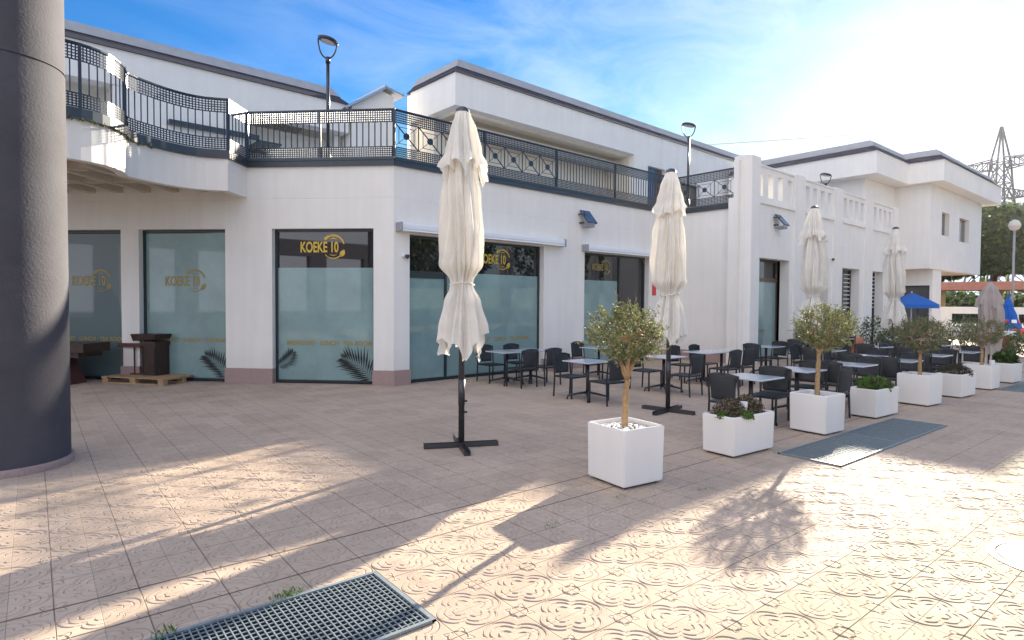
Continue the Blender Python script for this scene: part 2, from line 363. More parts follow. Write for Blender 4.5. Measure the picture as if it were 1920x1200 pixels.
# ------------------------------------------------------------ ground
K=Vector((5.69,10.92,0)); AA=-44.0; BA=2.5
FA=frame(K,AA); FB=frame(K,BA)
O1=FB@Vector((9.83,0,0)); C0A=-87.5; F0=frame(O1,C0A)
O2=F0@Vector((2.2,0,0)); FC=frame(O2,BA)
g=MB(); g.add([(-90,-90,-.004),(340,-90,-.004),(340,380,-.004),(-90,380,-.004)],[(0,1,2,3)])
g.build('ground','asphalt',kind='structure')
g=MB(); g.add([(-30,-14,0),(46,-14,0),(46,26,0),(-30,26,0)],[(0,1,2,3)])
def tile_relief(g):
    """the cast ornament of the slabs as real raised ribs, for the paving within reach of the eye"""
    T=.4; rr=random.Random(12)
    def curve(fn,a0,a1,n): return [(fn(a0+(a1-a0)*k/n)*math.cos(a0+(a1-a0)*k/n),fn(a0+(a1-a0)*k/n)*math.sin(a0+(a1-a0)*k/n)) for k in range(n+1)]
    c2=lambda a:abs(math.cos(2*a))
    outer=lambda a:.335+.135*c2(a)**.75
    inner=lambda a:.245+.125*c2(a)**.75
    petal=lambda a:.10+.15*c2(a)
    shapes=[]
    for q in range(4):
        m_=q*PI/2
        shapes.append((curve(outer,m_-PI/4+.02,m_+PI/4-.02,12),(0,0)))
        shapes.append((curve(inner,m_-PI/4+.06,m_-.10,5),(0,0))); shapes.append((curve(inner,m_+.10,m_+PI/4-.06,5),(0,0)))
        shapes.append((curve(petal,m_-.52,m_-.09,4),(0,0))); shapes.append((curve(petal,m_+.09,m_+.52,4),(0,0)))
        # wavy little square at the slab corner
        c,s_=math.cos(m_),math.sin(m_); pts=[]
        for k in range(7):
            v=-.105+.21*k/6; u=.115+.018*math.cos(v*30); pts.append((u*c-v*s_,u*s_+v*c))
        shapes.append((pts,(.5,.5)))
    for i in range(-10,32):
        for j in range(-7,14):
            cx=2.27+T*i; cy=2.30+T*j
            f=cx*f_.x+cy*f_.y; l=cx*r_.x+cy*r_.y
            if f<2.0 or f>12.5 or abs(l)>f*.93+.5: continue
            if (-1.03<cx<1.67 and 2.67<cy<3.43) and False: continue
            wear=rr.uniform(.55,1.15)
            for pts,(ox,oy) in shapes:
                w_=.0060; h=.0042*wear*rr.uniform(.75,1.1); vs=[];fs=[]; n=len(pts); skip=False
                for k,(u,v) in enumerate(pts):
                    a=pts[max(0,k-1)]; b_=pts[min(n-1,k+1)]; tx,ty=b_[0]-a[0],b_[1]-a[1]; L_=math.hypot(tx,ty)+1e-9
                    x=cx+(u+ox)*T; y=cy+(v+oy)*T; nx,ny=-ty/L_*w_,tx/L_*w_
                    if (-1.03<x<1.67 and 2.67<y<3.43) or (6.57<x<10.03 and 2.67<y<3.39) or math.hypot(x-5.28,y-.8)<.38: skip=True
                    hh=h if 0<k<n-1 else 0
                    vs+=[(x-nx,y-ny,-.0002),(x,y,hh),(x+nx,y+ny,-.0002)]
                if skip: continue
                for k in range(n-1): fs+=[(3*k,3*k+3,3*k+4,3*k+1),(3*k+1,3*k+4,3*k+5,3*k+2)]
                g.add(vs,fs)
tile_relief(g)
pv=g.build('pavement','paving',kind='structure')

# ------------------------------------------------------------ cafe building
cafe=thing('cafe_building',(8,14,0),'white single-storey cafe building with a dark terrace railing and tall frosted windows','building')
def win(fr,x0,x1,z0,z1,dep,frost=None,mull=(),transom=None,fm='frame',film='film',glass='glass',fw=.05,filmx=None):
    W=MB(fr)
    W.box(x0,x0+fw,dep,dep+.08,z0,z1); W.box(x1-fw,x1,dep,dep+.08,z0,z1); W.box(x0+fw,x1-fw,dep,dep+.08,z1-fw,z1); W.box(x0+fw,x1-fw,dep,dep+.08,z0,z0+fw)
    for m in mull: W.box(m-fw*.6,m+fw*.6,dep+.002,dep+.078,z0+fw,z1-fw)
    if transom: W.box(x0+fw,x1-fw,dep-.004,dep+.07,transom-.06,transom+.06)
    wo=W.build('window',fm,cafe)
    P=MB(fr); P.box(x0+fw,x1-fw,dep+.035,dep+.045,z0+fw,z1-fw); P.build('pane',glass,wo)
    if frost:
        q=filmx or (x0+fw,x1-fw); P=MB(fr); P.box(q[0],q[1],dep+.029,dep+.034,z0+fw+.002,frost); P.build('frosted_film',film,wo)
    return wo
# --- facade A (faces the camera at 45 degrees)
holesA=[(-2.56,-.42,0,3.19),(-5.48,-3.57,0,3.19),(-7.9,-5.88,0,3.19)]
b=MB(FA); b.wall(-12,0,0,4.44,.35,holesA)
b.build('wall','white',cafe)
b=MB(FB); holesB=[(.37,4.22,0,3.10),(5.72,8.55,0,3.06)]
b.wall(0,9.83,0,4.44,.35,holesB); b.build('wall','white',cafe)
b=MB(F0); b.wall(0,2.2,0,4.44,.35,[]); b.build('wall','white',cafe)
# plinths
for x0,x1 in ((-.42,.03),(-3.57,-2.56),(-5.88,-5.48),(-12,-7.9)): b=MB(FA); b.box(x0-.012 if x0>-12 else x0,x1+.012 if x1<0 else x1,-.035,.10,0,.31); b.build('plinth','granite',cafe)
for x0,x1 in ((.002,.37),(4.22,5.72),(8.55,9.80)): b=MB(FB); b.box(x0,x1+.012,-.035,.10,0,.31); b.build('plinth','granite',cafe)
b=MB(F0); b.box(.04,1.92,-.035,.1,0,.31); b.build('plinth','granite',cafe)
# terrace slab / roof body
b=MB()
pA=FA@Vector((-12,.36,0)); pK=K+Vector((.15,.36,0)); p1=O1+Vector((.36,.05,0)); p2=O2+Vector((.36,.3,0)); p3=FC@Vector((13.3,.36,0))
b.prism([(pA.x,pA.y),(pK.x,pK.y),(p1.x,p1.y),(p2.x,p2.y),(p3.x,p3.y),(28.6,30),(-12,30)][::1],4.2,4.45); b.build('terrace_floor','roofgrey',cafe)
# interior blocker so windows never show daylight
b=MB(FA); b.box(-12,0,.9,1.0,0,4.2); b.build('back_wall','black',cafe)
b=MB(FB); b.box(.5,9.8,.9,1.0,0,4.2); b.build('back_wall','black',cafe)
# dark metal edge bands
for fr,x0,x1 in ((FA,-3.09,.025),(FB,0.0,9.79),(F0,.04,2.0)):
    b=MB(fr); b.box(x0,x1,-.05,.12,4.44,4.585); b.box(x0+.01,x1-.01,-.065,-.045,4.55,4.60); b.build('edge_band','dark',cafe)
    b=MB(fr); b.box(x0,x1,.0,.13,4.586,4.62); b.build('kerb','roofgrey',cafe)

def logo(fr,cx,cz,y,sc_,wo,mat='gold'):
    T=fr@Matrix.Translation((cx,y,cz))
    textmesh('KOEKE 10',.30*sc_,fr@Matrix.Translation((cx,y,cz-.105*sc_)),mat,wo,sx=.62,bold=.008*sc_,ext=.0015)
    # cutlery ring around the 10
    b=MB(T); rx=.30*sc_; r0=.235*sc_
    def arc(a0,a1,r,wd,off=0):
        n=26; vs=[];fs=[]
        for i in range(n+1):
            t=i/n; a=R(a0+(a1-a0)*t); ww=wd(t)/2
            for q in (r-ww,r+ww): vs.append((rx+q*math.cos(a),-.002,q*math.sin(a)))
        for i in range(n): fs.append((2*i,2*i+1,2*i+3,2*i+2))
        b.add(vs,fs)
    arc(140,15,r0,lambda t:(.062 if t<.22 else .03+.012*math.sin(t*PI))*sc_)
    arc(222,318,r0,lambda t:(.012+.012*t)*sc_)
    arc(305,345,r0,lambda t:(.02+.085*math.sin(t*PI))*sc_)
    arc(118,62,r0*.74,lambda t:.018*sc_*math.sin(t*PI)+.001)
    arc(240,300,r0*.74,lambda t:.014*sc_*math.sin(t*PI)+.001)
    b.build('emblem',mat,wo)
def slogan(fr,cx,cz,y,width,wo,mat='goldfaint'):
    textmesh('BREAKFAST \u00b7 LUNCH \u00b7 TEA ROOM',.128*width/1.75,fr@Matrix.Translation((cx,y,cz)),mat,wo,sx=.93,bold=.004,ext=.001)
def palm_decal(fr,x,z,y,s,ang,wo,seed=1):
    r=random.Random(seed); b=MB(fr@Matrix.Translation((x,y,z)))
    n=15; pr=None
    for i in range(n):
        t=i/(n-1); a=R(ang)+t*R(38); px=s*t*math.cos(R(ang)+t*R(18)); pz=s*t*math.sin(R(ang)+t*R(18))
        for sd in (-1,1):
            la=R(ang)+t*R(30)+sd*R(62-30*t); ll=s*(.62*math.sin(PI*(.22+.66*t)))*r.uniform(.8,1.15); w_=s*.028
            nx,nz=-math.sin(la)*w_,math.cos(la)*w_
            e=(px+ll*math.cos(la),pz+ll*math.sin(la)); m_=(px+ll*.45*math.cos(la),pz+ll*.45*math.sin(la))
            b.add([(px,-.001-.0004*i,pz),(m_[0]+nx,-.001-.0004*i,m_[1]+nz),(e[0],-.001-.0004*i,e[1]),(m_[0]-nx,-.001-.0004*i,m_[1]-nz)],[(0,1,2,3)])
        if pr: b.bar((pr[0],-.0005,pr[1]),(px,-.0005,pz),s*.02,.001)
        pr=(px,pz)
    b.build('palm_decal','leafdecal',wo)
DEP=.13
w3=win(FA,-2.56,-.42,.02,3.19,DEP,frost=2.40); logo(FA,-1.62,2.83,DEP+.026,1.0,w3); slogan(FA,-1.42,.80,DEP+.026,1.75,w3)
palm_decal(FA,-2.50,.36,DEP+.024,.40,24,w3,3); palm_decal(FA,-.50,.12,DEP+.024,.72,128,w3,5)
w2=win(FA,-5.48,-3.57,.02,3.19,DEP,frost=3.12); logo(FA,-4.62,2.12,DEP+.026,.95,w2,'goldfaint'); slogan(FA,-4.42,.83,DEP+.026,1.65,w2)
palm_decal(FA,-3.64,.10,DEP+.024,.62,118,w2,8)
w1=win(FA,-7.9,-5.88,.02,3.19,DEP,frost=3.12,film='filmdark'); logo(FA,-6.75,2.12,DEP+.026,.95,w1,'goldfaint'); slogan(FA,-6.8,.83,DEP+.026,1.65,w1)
wB1=win(FB,.37,4.22,.02,3.10,DEP+.02,frost=2.36,mull=(1.38,)); logo(FB,2.72,2.72,DEP+.046,.98,wB1); slogan(FB,2.95,.80,DEP+.046,1.75,wB1)
wB2=win(FB,5.72,8.55,.02,3.06,DEP+.02,frost=2.33,mull=(7.38,),filmx=(5.80,7.30)); logo(FB,6.55,2.70,DEP+.046,.80,wB2,'goldfaint'); slogan(FB,6.6,.80,DEP+.046,1.3,wB2)
b=MB(FB); b.box(.42,1.34,DEP+.03,DEP+.05,2.21,2.36); b.build('door_rail','frame',wB1)

# --- wall C with pilasters, ledge and slotted parapet
piers=[(-.26,.75),(3.3,4.0),(6.4,7.22),(9.46,10.3),(12.67,13.3)]
holesC=[(.80,3.06,0,3.08),(4.75,6.1,0,3.05),(7.3,9.05,0,3.05),(10.35,11.75,0,3.05)]
slots=[]
for i in range(4):
    a=piers[i][1]; c=piers[i+1][0]; w_=(c-a)
    for k in range(4):
        x=a+w_*(k+.5)/4; slots.append((x-.16,x+.16,4.88,5.58))
b=MB(FC); b.wall(-.2,13.3,0,4.70,.3,holesC); b.wall(-.2,13.3,4.70,5.74,.15,slots); b.build('wall','white',cafe)
for i in range(4):
    b=MB(FC); b.box(piers[i][1]+.003,piers[i+1][0]-.003,-.06,-.002,4.66,4.76); b.build('ledge','white2',cafe)
    b=MB(FC); b.box(piers[i][1]+.003,piers[i+1][0]-.003,-.035,.33,5.742,5.79); b.build('parapet_cap','white2',cafe)
for i,(x0,x1) in enumerate(piers):
    b=MB(FC)
    if i==0:
        cx=(x0+x1)/2+.06
        b.prism([(cx-.25,-.26),(cx+.25,-.26),(cx+.38,-.13),(cx+.38,.20),(cx-.38,.20),(cx-.38,-.13)],0,5.86)
    else: b.box(x0,x1,-.05,.32,0,5.83)
    b.build('pillar','white',cafe)
for k,(x0,x1,z0,z1) in enumerate(holesC):
    if k==0:
        wo=win(FC,x0,x1-.0,.02,z1,.38,frost=2.40,transom=2.46,fm='brownframe',mull=()); slogan(FC,1.66,.85,.404,1.3,wo)
    else:
        wo=win(FC,x0,x1,.02,z1,.32,mull=((x0+x1)/2+.1,),fm='frame',glass='glassmid')
        if k>=2:
            b=MB(FC); b.box(x0+.08,(x0+x1)/2,.30,.315,1.75,2.92); po=b.build('menu_poster','whiteprint',wo)
            b=MB(FC); cols=['redprint','terracotta','ochre','bluecanvas']; 
            for j in range(4): b.cm=j; cx=x0+.08+.2+.33*(j%2); cz=2.1+.5*(j//2); b.add([(cx+.13*math.cos(2*PI*q/14),.298,cz+.17*math.sin(2*PI*q/14)) for q in range(14)],[list(range(14))])
            b.build('dish_picture',cols,po)
            b=MB(FC)
            for j in range(9): b.box((x0+x1)/2+.2,x1-.08,.305,.312,1.6+j*.155,1.63+j*.155)
            b.build('menu_strip','whiteprint',wo)
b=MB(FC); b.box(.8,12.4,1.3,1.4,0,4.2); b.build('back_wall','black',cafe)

# --- railings
rail=MB(); 
def rails():
    ZB0,ZB1,ZT0,ZT1=4.63,4.83,5.33,5.555
    def band(b,p,q,z0,z1,pitch=.047,rows=5):
        p=Vector((p[0],p[1],0));q=Vector((q[0],q[1],0)); L_=(q-p).length; d=(q-p)/L_
        for k in range(rows+1):
            z=z0+(z1-z0)*k/rows; t=.020 if k in(0,rows) else .015
            b.bar(p+Vector((0,0,z)),q+Vector((0,0,z)),.012,t)
        n=max(1,int(L_/pitch))
        for i in range(n+1):
            c=p+d*(L_*i/n); b.bar(c+Vector((0,0,z0)),c+Vector((0,0,z1)),.018,.008,up=d.cross(Vector((0,0,1))))
    def path(pts,posts,kind,cap=True):
        """pts polyline (2D). posts: arc indexes of post points. kind per span"""
        b=MB(); bal=MB(); nb=0
        for i in range(len(pts)-1):
            band(b,pts[i],pts[i+1],ZB0,ZB1); band(b,pts[i],pts[i+1],ZT0,ZT1)
            p=Vector((*pts[i],5.575)); q=Vector((*pts[i+1],5.575)); b.bar(p,q,.045,.03)
        ro=b.build('railing','darkrail',cafe)
        for c in posts:
            pb=MB(); pb.fr=Matrix.Translation((c[0],c[1],0))@Matrix.Rotation(c[2],4,'Z'); pb.box(-.022,.022,-.022,.022,4.60,5.59); pb.build('post','darkrail',ro)
        return ro
    def balusters(ro,pts,step=.125):
        bal=MB(); acc=step/2
        for i in range(len(pts)-1):
            p=Vector((*pts[i],0));q=Vector((*pts[i+1],0)); L_=(q-p).length
            while acc<L_:
                c=p+(q-p)*acc/L_; bal.bar(c+Vector((0,0,ZB1)),c+Vector((0,0,ZT0)),.018,.018); acc+=step
            acc-=L_
        bal.build('balusters','darkrail',ro)
    def cross(ro,fr,x0,x1,n):
        for i in range(n):
            a=x0+(x1-x0)*i/n; c=x0+(x1-x0)*(i+1)/n; z0,z1=ZB1,ZT0; y=.04; b=MB(fr)
            b.bar((a,y,z1),(c,y,z0),.014,.022); b.bar((a,y,z0),(c,y,z1),.010,.010)
            mx=(a+c)/2; mz=(z0+z1)/2; wx=(c-a)*.31; wz=(z1-z0)*.33
            for p,q in (((-1,-1),(1,-1)),((1,-1),(1,1)),((1,1),(-1,1)),((-1,1),(-1,-1))): b.bar((mx+p[0]*wx,y,mz+p[1]*wz),(mx+q[0]*wx,y,mz+q[1]*wz),.010,.010)
            if i: b.bar((a,y,z0),(a,y,z1),.018,.018)
            n_=16; b.add([(mx+.07*math.cos(2*PI*k/n_),y+yy,mz+.07*math.sin(2*PI*k/n_)) for yy in(-.012,.012) for k in range(n_)],[list(range(n_))[::-1],list(range(n_,2*n_))]+[(k,(k+1)%n_,n_+(k+1)%n_,n_+k) for k in range(n_)])
            b.build('cross_panel','darkrail',ro)
    def W(fr,x): v=fr@Vector((x,.04,0)); return (v.x,v.y)
    a=R(AA); pts=[W(FA,-3.09),W(FA,-1.54),W(FA,0)]
    ro=path(pts,[(*p,a) for p in pts],0); balusters(ro,pts)
    a=R(BA); ps=[0,2.36,4.67,7.0,9.8]; pts=[W(FB,x) for x in ps]
    ro=path(pts,[(*p,a) for p in pts[1:]],0); cross(ro,FB,.03,2.33,4); cross(ro,FB,2.39,4.64,4); balusters(ro,pts[2:],.115)
    pts=[W(F0,.03),W(F0,1.95)]; ro=path(pts,[],0); cross(ro,F0,.05,1.95,3)
    # balcony path
    pts=BAL[:]; idx=[0,1,13,19]
    ro=path(pts,[(*pts[i],0) for i in idx],0); balusters(ro,pts)
# balcony plan (outer edge), from the wall leftwards: return, S-curve, bulge
jx=FA@Vector((-3.09,0,0))
ctl=[(2.97,12.50),(2.62,12.66),(2.29,12.68),(1.95,12.58),(1.65,12.42),(1.31,12.18),(1.235,11.90),(1.06,11.57),(.86,11.38),(.6,11.26),(.3,11.24),(0,11.34),(-.3,11.52),(-.7,11.9),(-1.2,12.3),(-1.9,12.55),(-2.8,12.6)]
def catmull(P,n=2):
    o=[]
    for i in range(len(P)-1):
        p0,p1,p2,p3=[Vector(P[max(0,min(len(P)-1,j))]) for j in (i-1,i,i+1,i+2)]
        for k in range(n):
            t=k/n; o.append(tuple(.5*((2*p1)+(-p0+p2)*t+(2*p0-5*p1+4*p2-p3)*t*t+(-p0+3*p1-3*p2+p3)*t**3)))
    return o+[tuple(P[-1])]
cur=catmull(ctl,2)
BAL=[(jx.x,jx.y)]+cur
rails()
def offs(pts,d):
    o=[]
    for i,p in enumerate(pts):
        a=Vector(pts[max(0,i-1)]); c=Vector(pts[min(len(pts)-1,i+1)]); t=(c-a).normalized(); o.append((p[0]-t.y*d,p[1]+t.x*d))
    return o
BO=offs(BAL,-.0); BI=offs(BAL,-.16)
if (Vector(BI[5])-Vector((2,16))).length>(Vector(BO[5])-Vector((2,16))).length: BI=offs(BAL,.16)
def ribbon(name,out,inn,z0,z1,mat,parent):
    b=MB(); n=len(out)
    vs=[(x,y,z) for P_,z in ((out,z0),(out,z1),(inn,z1),(inn,z0)) for x,y in P_]
    fs=[]
    for i in range(n-1):
        for a in range(4): c=(a+1)%4; fs.append((a*n+i,a*n+i+1,c*n+i+1,c*n+i))
    fs.append((0,n,2*n,3*n)); fs.append((n-1,4*n-1,3*n-1,2*n-1)); b.add(vs,fs); return b.build(name,mat,parent)
bal=ribbon('balcony',BO,BI,3.83,4.44,'white',cafe)
BO2=offs(BAL,.05 if BI==offs(BAL,-.16) else -.05)
ribbon('edge_band',BO2,BI,4.441,4.60,'dark',bal)
b=MB(); poly=BI+[(-12,12.6),(-12,22),(jx.x-.2,jx.y+.5)]
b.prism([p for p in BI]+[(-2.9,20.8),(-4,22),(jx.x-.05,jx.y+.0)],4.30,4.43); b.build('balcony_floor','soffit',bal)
b=MB(FA)   # ribs of the waffle ceiling
for k in range(9): b.box(-3.4-k*.62-.07,-3.4-k*.62+.07,-2.4 if k>1 else -.4-.4*k,-.01,3.95,4.30)
b.box(-12,-4.2,-1.05,-.9,3.97,4.31); b.box(-12,-4.9,-2.1,-1.95,3.97,4.31)
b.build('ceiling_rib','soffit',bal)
# weeds on the sunny edge of the balcony
def tuft(b,c,n,h,r,rn):
    for i in range(n):
        a=rn.uniform(0,2*PI); p=Vector(c)+Vector((rn.uniform(-r,r),rn.uniform(-r,r),0)); t=p+Vector((math.cos(a)*h*.5,math.sin(a)*h*.5,h*rn.uniform(.3,1)))
        w_=Vector((-math.sin(a),math.cos(a),0))*h*.12; m_=(p+t)/2+Vector((0,0,h*.1))
        b.add([p[:],(m_+w_)[:],t[:],(m_-w_)[:]],[(0,1,2,3)])

# ------------------------------------------------------------ upper buildings
def cornice(parent,pts,z0,inn,mats=('roofdark','roofgrey'),h1=.26,h2=.32):
    """sloping dark band and grey strip along a polyline of wall tops; inn = inward vectors per vertex"""
    for nm,mt,a0,a1,za,zb in (('dark_band','roofdark',-.06,.22,z0,z0+h1),('coping','roofgrey',.19,.42,z0+h1+.003,z0+h1+h2)):
        b=MB(); n=len(pts); o0=[(p[0]+v[0]*a0,p[1]+v[1]*a0,za) for p,v in zip(pts,inn)]; o1=[(p[0]+v[0]*a1,p[1]+v[1]*a1,zb) for p,v in zip(pts,inn)]
        i0=[(p[0]+v[0]*1.3,p[1]+v[1]*1.3,za) for p,v in zip(pts,inn)]; i1=[(p[0]+v[0]*1.3,p[1]+v[1]*1.3,zb) for p,v in zip(pts,inn)]
        fs=[]
        for i in range(n-1):
            for a in range(4): c=(a+1)%4; fs.append((a*n+i,a*n+i+1,c*n+i+1,c*n+i))
        fs+= [(0,n,2*n,3*n),(n-1,4*n-1,3*n-1,2*n-1)]
        b.add(o0+o1+i1+i0,fs); b.build(nm,mt,parent)
FU1=frame((.69,18.58,0),3)
u1=thing('hall_building',(0,20,4.45),'long white upper storey at the left, with dark roof band and thin dark canopy','building')
b=MB(FU1); b.box(-9,7.55,0,.5,7.28,8.2); b.box(-9,7.55,.5,8,8.0,8.15); b.build('fascia','white2',u1)
b=MB(FU1); b.wall(-9,7.5,4.45,7.28,.3,[]); 
b2=MB(FU1); b2.box(-9,1.0,1.3,1.6,4.45,7.28); b2.box(1.0,4.3,.02,1.6,4.45,7.278); b2.box(4.3,7.5,1.3,1.6,4.45,7.28); b2.box(7.3,7.5,.51,8,4.45,7.99); b2.box(4.3,7.3,1.62,8,4.45,7.2); b2.build('wall','white2',u1)
b=MB(FU1); b.box(2.25,4.62,-.16,.02,6.50,6.62); b.box(4.62,5.3,-.10,1.3,6.44,6.50); b.build('canopy','dark',u1)
pu=[FU1@Vector((x,0,0)) for x in (-9,7.55)]; iv=FU1.to_3x3()@Vector((0,1,0))
cornice(u1,[(p.x,p.y) for p in pu]+[((FU1@Vector((7.55,8,0))).x,(FU1@Vector((7.55,8,0))).y)],8.2,[(iv.x,iv.y),(iv.x-.99,iv.y-.05),(-1,0)])
# stair head with tilted solar panel
sh=thing('stair_head',(9,19,4.45),'small white roof block with a sloping solar panel, beside the left upper storey','stair house')
b=MB(FU1); q=[(7.62,4.45),(9.2,4.45),(9.2,8.80),(8.75,8.93),(7.62,8.16)]
b.add([(x,-.1,z) for x,z in q]+[(x,1.6,z) for x,z in q],[(0,1,2,3,4),(9,8,7,6,5)]+[(k,k+5,(k+1)%5+5,(k+1)%5) for k in range(5)])
b.build('wall','white2',sh)
b=MB(FU1); b.bar((7.35,.7,8.02),(8.75,.7,8.97),1.9,.06,up=(0,0,1)); so_=b.build('solar_panel','solar',sh)
b=MB(FU1)
b.bar((7.33,-.27,8.03),(8.77,-.27,8.99),.05,.08); b.bar((8.76,-.32,9.05),(8.76,1.72,9.05),.05,.08); b.bar((8.80,.68,9.02),(9.5,.68,8.86),2.0,.05); b.bar((9.45,-.32,8.9),(9.45,1.7,8.9),.05,.10)
b.build('panel_frame','solarframe',so_)

FU2=frame((10.775,16.445,0),3)
u2=thing('middle_upper_building',(12,18,4.45),'white upper storey in the middle with recessed terrace and blue-grey door','building')
b=MB(FU2); b.box(0,21.8,0,.4,8.117,9.175); b.box(0,.4,.4,2.7,8.117,9.175); b.box(0,.4,2.71,2.9,4.45,9.1); b.box(.4,7,.41,2.85,8.9,9.1); b.box(7.01,21.8,.41,9,8.9,9.1); b.build('fascia','white2',u2)
b=MB(FU2); b.box(.42,9.5,.75,1.1,7.55,7.85); b.build('beam','cream',u2)
b=MB(FU2); b.box(.4,9.5,.41,2.2,8.04,8.11); b.build('recess_ceiling','cream',u2)
b=MB(FU2); b.wall(9.5,21.8,4.45,8.116,.3,[(10.5,11.85,4.5,7.8),(12.9,14.8,5.7,7.45)]); b.build('wall','white2',u2)
b=MB(FU2); b.box(.2,9.5,1.5,1.7,4.45,8.03); b.box(.2,9.5,1.71,3.0,4.45,8.117); b.build('wall','cream',u2)
b=MB(FU2); b.box(9.51,9.8,.31,2.69,4.45,8.1); b.build('wall','cream',u2)
b=MB(FU2); b.box(9.52,10.35,-.10,.3,4.45,8.08); b.build('pillar','white2',u2)
b=MB(FU2); b.box(10.5,11.3,.2,.26,4.5,7.8)
for k in range(4): b.box(10.5,11.3,.185,.199,4.9+k*.65,4.94+k*.65)
b.build('door','doorblue',u2)
b=MB(FU2); b.box(11.31,11.85,.2,.26,4.5,7.8); b.build('side_panel','brownframe',u2)
b=MB(FU2); b.box(12.9,14.8,.2,.25,5.7,7.45); b.build('window','glass',u2)
iv=FU2.to_3x3()@Vector((0,1,0)); ix=FU2.to_3x3()@Vector((1,0,0))
q=[FU2@Vector(v) for v in ((0,2.9,0),(0,0,0),(21.8,0,0))]
cornice(u2,[(p.x,p.y) for p in q],9.175,[(ix.x,ix.y),(ix.x+iv.x,ix.y+iv.y),(iv.x,iv.y)],h1=.29,h2=.35)

# far building D
FD=frame((27.7,10.15,0),1)
dd=thing('far_building',(34,12,0),'white two-storey building at the far right with stepped roof and overhanging upper floor','building')
# roof outline (wall tops): along Y back, corner, step, corner, end
dp=[(27.7,17),(27.7,10.15),(31.5,10.2),(31.6,8.85),(41.7,9.0),(41.8,17)]
din=[(1,0),(1,1),(1,1),(1,1),(-1,1),(-1,0)]
def poly_in(d): return [(p[0]+v[0]*d,p[1]+v[1]*d) for p,v in zip(dp,din)]
b=MB(); b.prism(dp,7.26,8.2); b.build('fascia','white2',dd)
cornice(dd,dp,8.2,din)
b=MB(); b.prism([(28.5,17),(28.5,10.9),(32.0,10.9),(32.0,9.45),(32.6,9.47),(32.6,17)],3.4,7.255); b.build('wall','white2',dd)
b=MB(); b.prism([(28.5,17),(28.5,10.9),(33.0,11.0),(33,17)],0,3.395); b.build('wall','white2',dd)
wl=frame((32.6,9.47,0),1); 
b=MB(wl); b.wall(0,8.1,3.4,7.255,.3,[(1.15,2.35,5.05,6.15),(4.0,5.8,4.95,6.15)]); b.build('wall','white2',dd)
b=MB(wl); b.box(0,8.1,.31,7,3.4,3.6); b.box(7.8,8.1,.31,7,3.61,7.25); b.build('overhang_floor','soffit',dd)
for x0,x1,z0,z1 in ((1.15,2.35,5.05,6.15),(4.0,5.8,4.95,6.15)):
    b=MB(wl); b.box(x0,x1,.2,.26,z0,z1); wo=b.build('window','brownframe',dd)
    b=MB(wl); b.box(x0+.08,x1-.08,.185,.199,z0+.08,z1-.08); b.build('pane','glassmid',wo)
b=MB(); b.wall; 
fb=frame((33,11.0,0),-90)
b=MB(fb); b.wall(0,1.42,0,3.395,1.2,[(.18,1.3,0,2.65)]); b.build('wall','white2',dd)
b=MB(fb); b.box(.18,1.3,.25,.31,0,2.65); wo=b.build('door','frame',dd)
b=MB(fb); b.box(.25,.70,.235,.249,.1,2.55); b.box(.80,1.22,.235,.249,.1,2.55); b.build('pane','glassmid',wo)

# ------------------------------------------------------------ big round column
cx_,cy_=-.24,7.96
col=thing('round_column',(cx_,cy_,0),'huge round grey roughcast column at the left edge','column')
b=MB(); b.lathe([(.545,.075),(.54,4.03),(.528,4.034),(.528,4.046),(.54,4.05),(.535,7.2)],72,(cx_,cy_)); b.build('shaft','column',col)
b=MB(); b.lathe([(.575,0),(.575,.065),(.57,.075),(.5,.076)],72,(cx_,cy_)); b.build('base_ring','granite',col)

# ------------------------------------------------------------ wall fittings
for fr,x0,x1,z,lab in ((FB,.06,4.78,3.22,'long white rolled awning box over the wide window beside the building corner'),(FB,5.62,8.86,3.16,'shorter white rolled awning box over the second window, behind the second parasol')):
    p=fr@Vector(((x0+x1)/2,0,z)); t=thing('awning',p,lab,'awning','rolled awnings')
    b=MB(fr); b.bevbox(x0,x1,-.20,-.002,z-.055,z+.075,.035); b.build('casing','awn',t)
    b=MB(fr); b.bevbox(x0+.03,x1-.03,-.215,-.05,z-.095,z-.057,.008); b.build('front_bar','awn',t)
    for x in (x0,x1):
        b=MB(fr); b.bevbox(x-.02,x+.025,-.22,-.002,z-.10,z+.085,.01); b.build('end_cap','greyplastic',t)
def floodlight(fr,x,z,lab):
    p=fr@Vector((x,0,z)); t=thing('wall_lamp',p,lab,'lamp','solar wall lamps')
    T=fr@Matrix.Translation((x,0,z))
    b=MB(T); b.bar((-.16,-.0,.10),(-.10,-.22,.10),.03); b.bar((-.1,0,-.12),(-.1,-.14,-.12),.04); b.build('bracket','polemetal',t)
    b=MB(T@Matrix.Translation((0,-.06,.20))@Matrix.Rotation(R(50),4,'X')); b.box(-.16,.20,-.44,.0,-.02,.012); b.build('solar_panel','solar',t)
    b=MB(T); b.bevbox(-.08,.16,-.30,-.06,-.24,-.15,.015); b.build('lamp_body','greyplastic',t)
    b=MB(T); b.bar((.17,-.33,-.14),(.17,-.10,-.24),.012); b.bar((-.1,-.33,-.14),(-.1,-.10,-.24),.012); b.build('arm','greyplastic',t)
floodlight(FB,5.62,3.92,'blue-topped solar wall lamp above the gap between the two awnings')
floodlight(FC,2.05,4.22,'blue-topped solar wall lamp right of the tall white pillar')
def camera_(fr,x,z,lab):
    p=fr@Vector((x,0,z)); t=thing('security_camera',p,lab,'camera','security cameras')
    b=MB(fr); b.bevbox(x-.05,x+.05,-.06,-.001,z-.02,z+.05,.012); b.build('mount','awn',t)
    b=MB(fr@Matrix.Translation((x+.03,-.09,z-.01))); b.lathe([(.01,-.05),(.035,-.035),(.045,0),(.045,.03),(.02,.04)],14); b.build('dome','polemetal',t)
